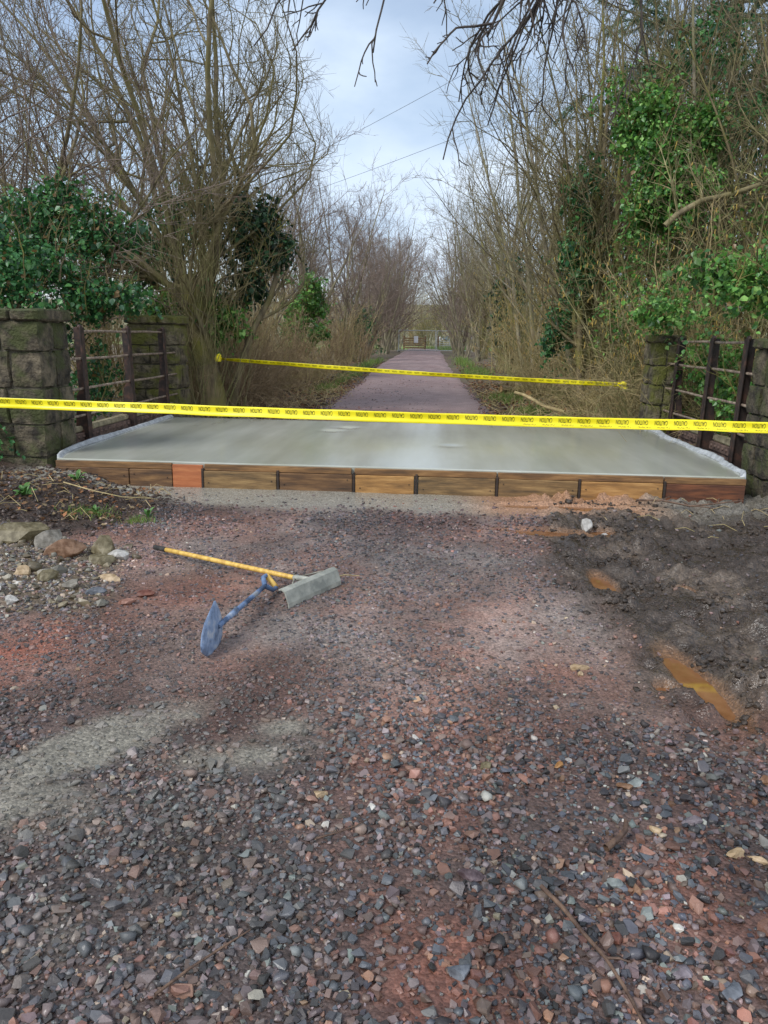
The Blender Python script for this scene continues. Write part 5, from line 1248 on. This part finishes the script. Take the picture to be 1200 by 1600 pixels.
def grass():
    rng = np.random.default_rng(502); pts = []
    for cx, cy, rx, ry, n in [(2.0, 33, .6, 2.5, 900), (2.0, 19.5, .45, 1.2, 500), (2.2, 16.2, .4, .7, 350), (2.45, 14, .3, .5, 250), (-3.1, 22, .3, 2.0, 300), (-3.1, 28, .35, 4, 400), (-3.3, 40, .4, 8, 500), (1.9, 45, .5, 9, 700),
                              (2.0, 84, 4, 2.5, 2600), (-2.9, 6.0, .25, .18, 330), (-2.45, 5.95, .14, .08, 160)]:
        pts.append(np.stack([rng.normal(cx, rx * .5, n), rng.normal(cy, ry * .5, n), np.full(n, .10 if cy > 8 else .045) * (1 + cy / 30)], -1))
    Q = np.concatenate(pts); n = len(Q); far = Q[:, 1] > 8
    Z = np.where(far, far_h(Q[:, 0], Q[:, 1]), height(Q[:, 0], Q[:, 1])) - .01
    P = np.column_stack([Q[:, :2], Z]); T = rng.normal(0, .35, (n, 3)); T[:, 2] = 1; Ln = Q[:, 2:3] * rng.uniform(.6, 1.5, (n, 1))
    Bv = np.cross(T, rng.normal(0, 1, (n, 3))); Bv /= np.linalg.norm(Bv, axis=1, keepdims=True); w = np.where(far, .008, .003)[:, None] * (1 + Q[:, 1:2] / 60)
    V = np.stack([P - Bv * w, P + Bv * w, P + T * Ln], 1).reshape(-1, 3)
    cols = np.array([srgb(*c, 1.25)[:3] for c in [(92, 124, 52), (112, 140, 62), (78, 104, 46), (132, 138, 78)]]); C = cols[rng.integers(0, 4, n)] * rng.uniform(.75, 1.2, n)[:, None]
    return mesh_np('grass', V, [np.arange(n * 3).reshape(-1, 3)], M['needle'], np.repeat(C, 3, 0))
tag(link('grass', grass()), 'short green grass tufts on the verges', 'grass', kind='stuff')
def twig_litter():
    r2 = random.Random(503); P = []
    for (x0, x1, y0, y1, n, sc) in [(-4.6, -2.1, 12, 22, 420, 1), (1.3, 4.2, 12, 22, 420, 1), (-4.5, -2.5, 5.7, 7.3, 40, .45), (1.6, 4, 5.8, 7.3, 25, .45)]:
        for _ in range(n):
            x, y = r2.uniform(x0, x1), r2.uniform(y0, y1); z = (float(far_h(np.array([x]), np.array([y]))[0]) if y > 8 else hz(x, y)) + .015
            a = r2.uniform(0, 6.28); l = r2.uniform(.15, .7) * sc; b = a + r2.gauss(0, .3); e = r2.gauss(.05, .08) * sc
            P.append(([(x, y, z), (x + math.cos(a) * l * .5, y + math.sin(a) * l * .5, z + abs(e) + .01), (x + math.cos(a) * l * .5 + math.cos(b) * l * .5, y + math.sin(a) * l * .5 + math.sin(b) * l * .5, z + .01)], [.007 * sc, .006 * sc, .004 * sc], 0))
    return tube_mesh('twig_litter', P, B['tan'], 4)
tag(link('twig_litter', twig_litter()), 'fallen twigs strewn over the verges and soil', 'twigs', kind='stuff')
def weed(x, y, n, s, label, seed):
    r2 = random.Random(seed); t = thing('weed', label, 'weed', (x, y, hz(x, y)), group='green weeds on the soil')
    bm = bmesh.new()
    lp = [(0, 0), (.25, .10), (.55, .19), (.8, .13), (1, 0)]
    vs_ = [bm.verts.new((u * s, w * s, .45 * s * math.sin(u * 2.2))) for u, w in lp]; v2 = [bm.verts.new((u * s, -w * s, .45 * s * math.sin(u * 2.2))) for u, w in lp[1:-1]]
    mid = [vs_[0]] + [bm.verts.new((u * s, 0, .45 * s * math.sin(u * 2.2) - .05 * s)) for u, w in lp[1:-1]] + [vs_[-1]]
    for a in range(4):
        f = [mid[a], mid[a + 1], vs_[a + 1], vs_[a]]; f = [v for k, v in enumerate(f) if v not in f[:k]]
        if len(f) > 2: bm.faces.new(f)
    vv = [vs_[0]] + v2 + [vs_[-1]]
    for a in range(4):
        f = [mid[a], vv[a], vv[a + 1], mid[a + 1]]; f = [v for k, v in enumerate(f) if v not in f[:k]]
        if len(f) > 2: bm.faces.new(f)
    me = bpy.data.meshes.new('leaf'); bm.to_mesh(me); bm.free(); me.materials.append(M['weed'])
    for k in range(n):
        link('leaf', me, t, (0, 0, 0), (r2.uniform(-.3, .3), r2.uniform(-.7, .1), 6.28 * k / n + r2.uniform(-.3, .3)), r2.uniform(.7, 1.15))
M['weed'] = mat('weed_leaf', srgb(60, 98, 40, 1.0), srgb(92, 136, 58, 1.0), rough=.5, scale=20)
weed(-3.42, 6.85, 12, .12, 'bright green weed on the soil before the left pillar', 1)
weed(-3.55, 6.15, 12, .13, 'green weed on the soil at the left picture edge', 2)
weed(-2.42, 6.08, 6, .10, 'broad leaved green seedling where the soil meets the gravel', 3)
weed(-2.86, 6.02, 9, .08, 'small green weed on the soil above the rubble', 4)

# --- sticks lying about
def stick(label, pts, r, m_, side=()):
    t = thing('stick', label, 'stick', (pts[0][0], pts[0][1], 0), group='sticks on the ground')
    P = [(x - pts[0][0], y - pts[0][1], hz(x, y) + z) for x, y, z in pts]
    link('twig', tube_mesh('twig', [(P, [r * (1 - .5 * k / (len(P) - 1)) for k in range(len(P))], 0)], m_, 6), t)
    for a, b in side:
        link('side_twig', tube_mesh('side_twig', [([P[a], (P[a][0] + b[0] * .5, P[a][1] + b[1] * .5, P[a][2] + .012), (P[a][0] + b[0], P[a][1] + b[1], P[a][2] + .01)], [r * .55, r * .45, r * .3], 0)], m_, 5), t)
M['stick'] = mat('wet_brown_stick', srgb(78, 58, 46, .9), srgb(124, 98, 78, .9), rough=.6, scale=20, bump=.3)
stick('reddish brown twig lying in the near right gravel', [(0.37, 1.87, .03), (0.42, 1.78, .035), (0.46, 1.70, .03), (0.50, 1.62, .035), (0.53, 1.54, .03), (0.55, 1.46, .025), (.565, 1.38, .02)], .0075, M['stick'], [(3, (.06, -.02))])
stick('broken brown root stub on the red earth', [(0.60, 2.06, .03), (0.645, 2.10, .035), (0.68, 2.14, .04), (0.69, 2.18, .05)], .013, M['stick'])
stick('thin brown twig in the left gravel', [(-0.32, 2.03, .028), (-.26, 2.06, .03), (-.2, 2.10, .03), (-.15, 2.15, .028)], .0035, M['stick'])
stick('thin brown twig at the bottom left', [(-0.62, 1.42, .03), (-.56, 1.50, .032), (-.50, 1.57, .03), (-.44, 1.64, .03)], .0045, M['stick'])
stick('pale bent twig behind the rake handle', [(-.60, 4.60, .03), (-.54, 4.66, .035), (-.44, 4.68, .03)], .006, B['tan'])
stick('dark root tangle at the right end of the boards', [(2.05, 7.2, .05), (2.25, 7.05, .07), (2.5, 7.0, .06), (2.7, 6.9, .05), (2.95, 6.95, .05)], .012, M['stick'], [(1, (.12, .15)), (2, (.2, -.12)), (3, (.1, .2)), (2, (-.05, .22))])
stick('long twig over the soil before the left pillar', [(-3.4, 6.55, .05), (-3.1, 6.5, .06), (-2.85, 6.55, .05), (-2.6, 6.62, .05)], .007, B['tan'], [(1, (.1, .12))])

# --- logs on the right verge
M['logend'] = mat('log_wood', srgb(122, 92, 58, 1.2), srgb(166, 130, 84, 1.2), rough=.8, scale=12)
for (x, y, l, r, az, lb) in [(2.45, 21.5, 1.0, .10, .4, 'short cut log on the right verge'), (2.75, 20.4, 1.4, .09, 1.3, 'longer mossy log lying across the right verge'), (2.9, 22.6, .8, .11, -.4, 'stubby log behind the others on the right verge'), (2.25, 15.6, 1.5, .035, 2.2, 'pale broken branch propped at the right verge')]:
    t = thing('log', lb, 'log', (x, y, .12), az, group='logs on the right verge')
    n = 7; pts = [(-l / 2 + l * k / (n - 1), .03 * math.sin(k), .02 * math.cos(k * 1.3) + (.35 * k / n if r < .05 else 0)) for k in range(n)]
    link('bark', tube_mesh('bark', [(pts, [r * (1 + .06 * math.sin(k * 2)) for k in range(n)], 0)], B['tan'] if r < .05 else B['mossy'], 10), t)
    for e in (0, -1):
        bm = bmesh.new(); bmesh.ops.create_circle(bm, cap_ends=True, segments=10, radius=r * .98); bmesh.ops.rotate(bm, matrix=Matrix.Rotation(math.pi / 2, 3, 'Y'), verts=bm.verts)
        bm_obj('cut_face', bm, M['logend'], t, pts[e])

# ------------------------------------------------------------------ far end: site fence, gate, field
M['galv'] = mat('galvanised_tube', srgb(150, 152, 152, 1.1), srgb(180, 182, 182, 1.1), rough=.45, metal=.3)
def heras(x0, y0, x1, y1, label):
    a = Vector((x0, y0, 0)); b = Vector((x1, y1, 0)); d = (b - a); Lp = d.length; t = thing('site_fence_panel', label, 'fence panel', a, math.atan2(d.y, d.x), group='wire site fence panels at the far end')
    for x in (0.03, Lp - .03): link('upright', tube_mesh('upright', [([(x, 0, .02), (x, 0, 2.0)], [.042, .042], 0)], M['galv'], 8), t)
    for z in (.15, 1.98): link('crossbar', tube_mesh('crossbar', [([(.03, 0, z), (Lp - .03, 0, z)], [.04, .04], 0)], M['galv'], 8), t)
    w = [([(x, 0, .15), (x, 0, 1.98)], [.004, .004], 0) for x in np.linspace(.15, Lp - .15, 22)] + [([(.03, 0, z), (Lp - .03, 0, z)], [.004, .004], 0) for z in np.linspace(.35, 1.8, 7)]
    tag(link('wire_mesh', tube_mesh('wire_mesh', w, M['galv'], 3), t), kind='stuff')
    for x in (0.03, Lp - .03): bm_obj('foot_block', box_bm(.22, .6, .12, .02), M['foot'], t, (x, 0, .06))
M['foot'] = mat('concrete_foot', srgb(120, 118, 112), srgb(150, 148, 140), rough=.9)
heras(-3.2, 71.5, 0.32, 72.6, 'wire site fence panel with a white notice across the far track')
heras(0.40, 72.6, 3.8, 73.6, 'wire site fence panel across the right half of the far track')
M['sign'] = mat('white_sign', srgb(222, 224, 226), srgb(232, 234, 236), rough=.5)
sg_ = thing('notice_sign', 'white notice sheet hung on the far site fence', 'sign', (-1.55, 71.9, 1.15), .3)
bm_obj('sheet', box_bm(.42, .012, .62, .004), M['sign'], sg_)
for z in (.27, -.27): bm_obj('cable_tie', box_bm(.02, .03, .02, .004), M['ink'], sg_, (0, .02, z))
gt = thing('field_gate', 'galvanised five-bar field gate into the meadow beyond the fence', 'gate', (0.8, 84, 0))
for z in (.28, .46, .66, .90, 1.18): link('bar', tube_mesh('bar', [([(0, 0, z), (3.3, 0, z)], [.024, .024], 0)], M['galv'], 8), gt)
for x in (0, 1.1, 2.2, 3.3): link('upright', tube_mesh('upright', [([(x, 0, .25), (x, 0, 1.2)], [.026, .026], 0)], M['galv'], 8), gt)
for x in (-.15, 3.45): bm_obj('gate_post', box_bm(.16, .16, 1.6, .02, 'b'), WD['dark'], gt, (x, 0, -.1))
wf = thing('timber_fence', 'short timber slat fence beside the far field gate', 'fence', (-1.9, 80, 0))
for k in range(5): bm_obj('slat', box_bm(2.3, .04, .14, .006), WD['mid'], wf, (0, 0, .25 + .24 * k))
for x in (-1.1, 1.15): bm_obj('post', box_bm(.16, .14, 1.55, .02, 'b'), WD['dark'], wf, (x, .1, -.1))
M['tarp'] = mat('dark_teal_sheet', srgb(66, 84, 88), srgb(96, 112, 114), rough=.5, scale=4)
tp_ = thing('covered_heap', 'dark teal covered heap with a pale end in the far meadow', 'heap', (2.2, 118, float(far_h(np.array([2.2]), np.array([118.]))[0])))
o = link('cover', rock_mesh(88, 1.5, 1.2, 1.0, M['tarp']), tp_, (0, 0, .35)); o = link('pale_end', rock_mesh(89, 1.0, .8, .8, M['sign']), tp_, (-1.0, -.3, .3))

# ------------------------------------------------------------------ overhead wires
M['cable'] = mat('dark_cable', srgb(60, 64, 70), srgb(70, 74, 80), rough=.6)
for (A, Bq, lb) in [((-27, 74, 11.0), (24, 27, 22.5), 'upper thin overhead wire crossing the sky'), ((-27, 76, 10.5), (24, 28, 17.6), 'lower thin overhead wire crossing the sky')]:
    n = 40; pts = []
    for k in range(n):
        u = k / (n - 1); p = Vector(A).lerp(Vector(Bq), u); p.z -= 1.0 * 4 * u * (1 - u); pts.append(p[:])
    tag(link('overhead_wire', tube_mesh('overhead_wire', [(pts, [.012] * n, 0)], M['cable'], 5)), lb, 'wire', 'overhead wires')
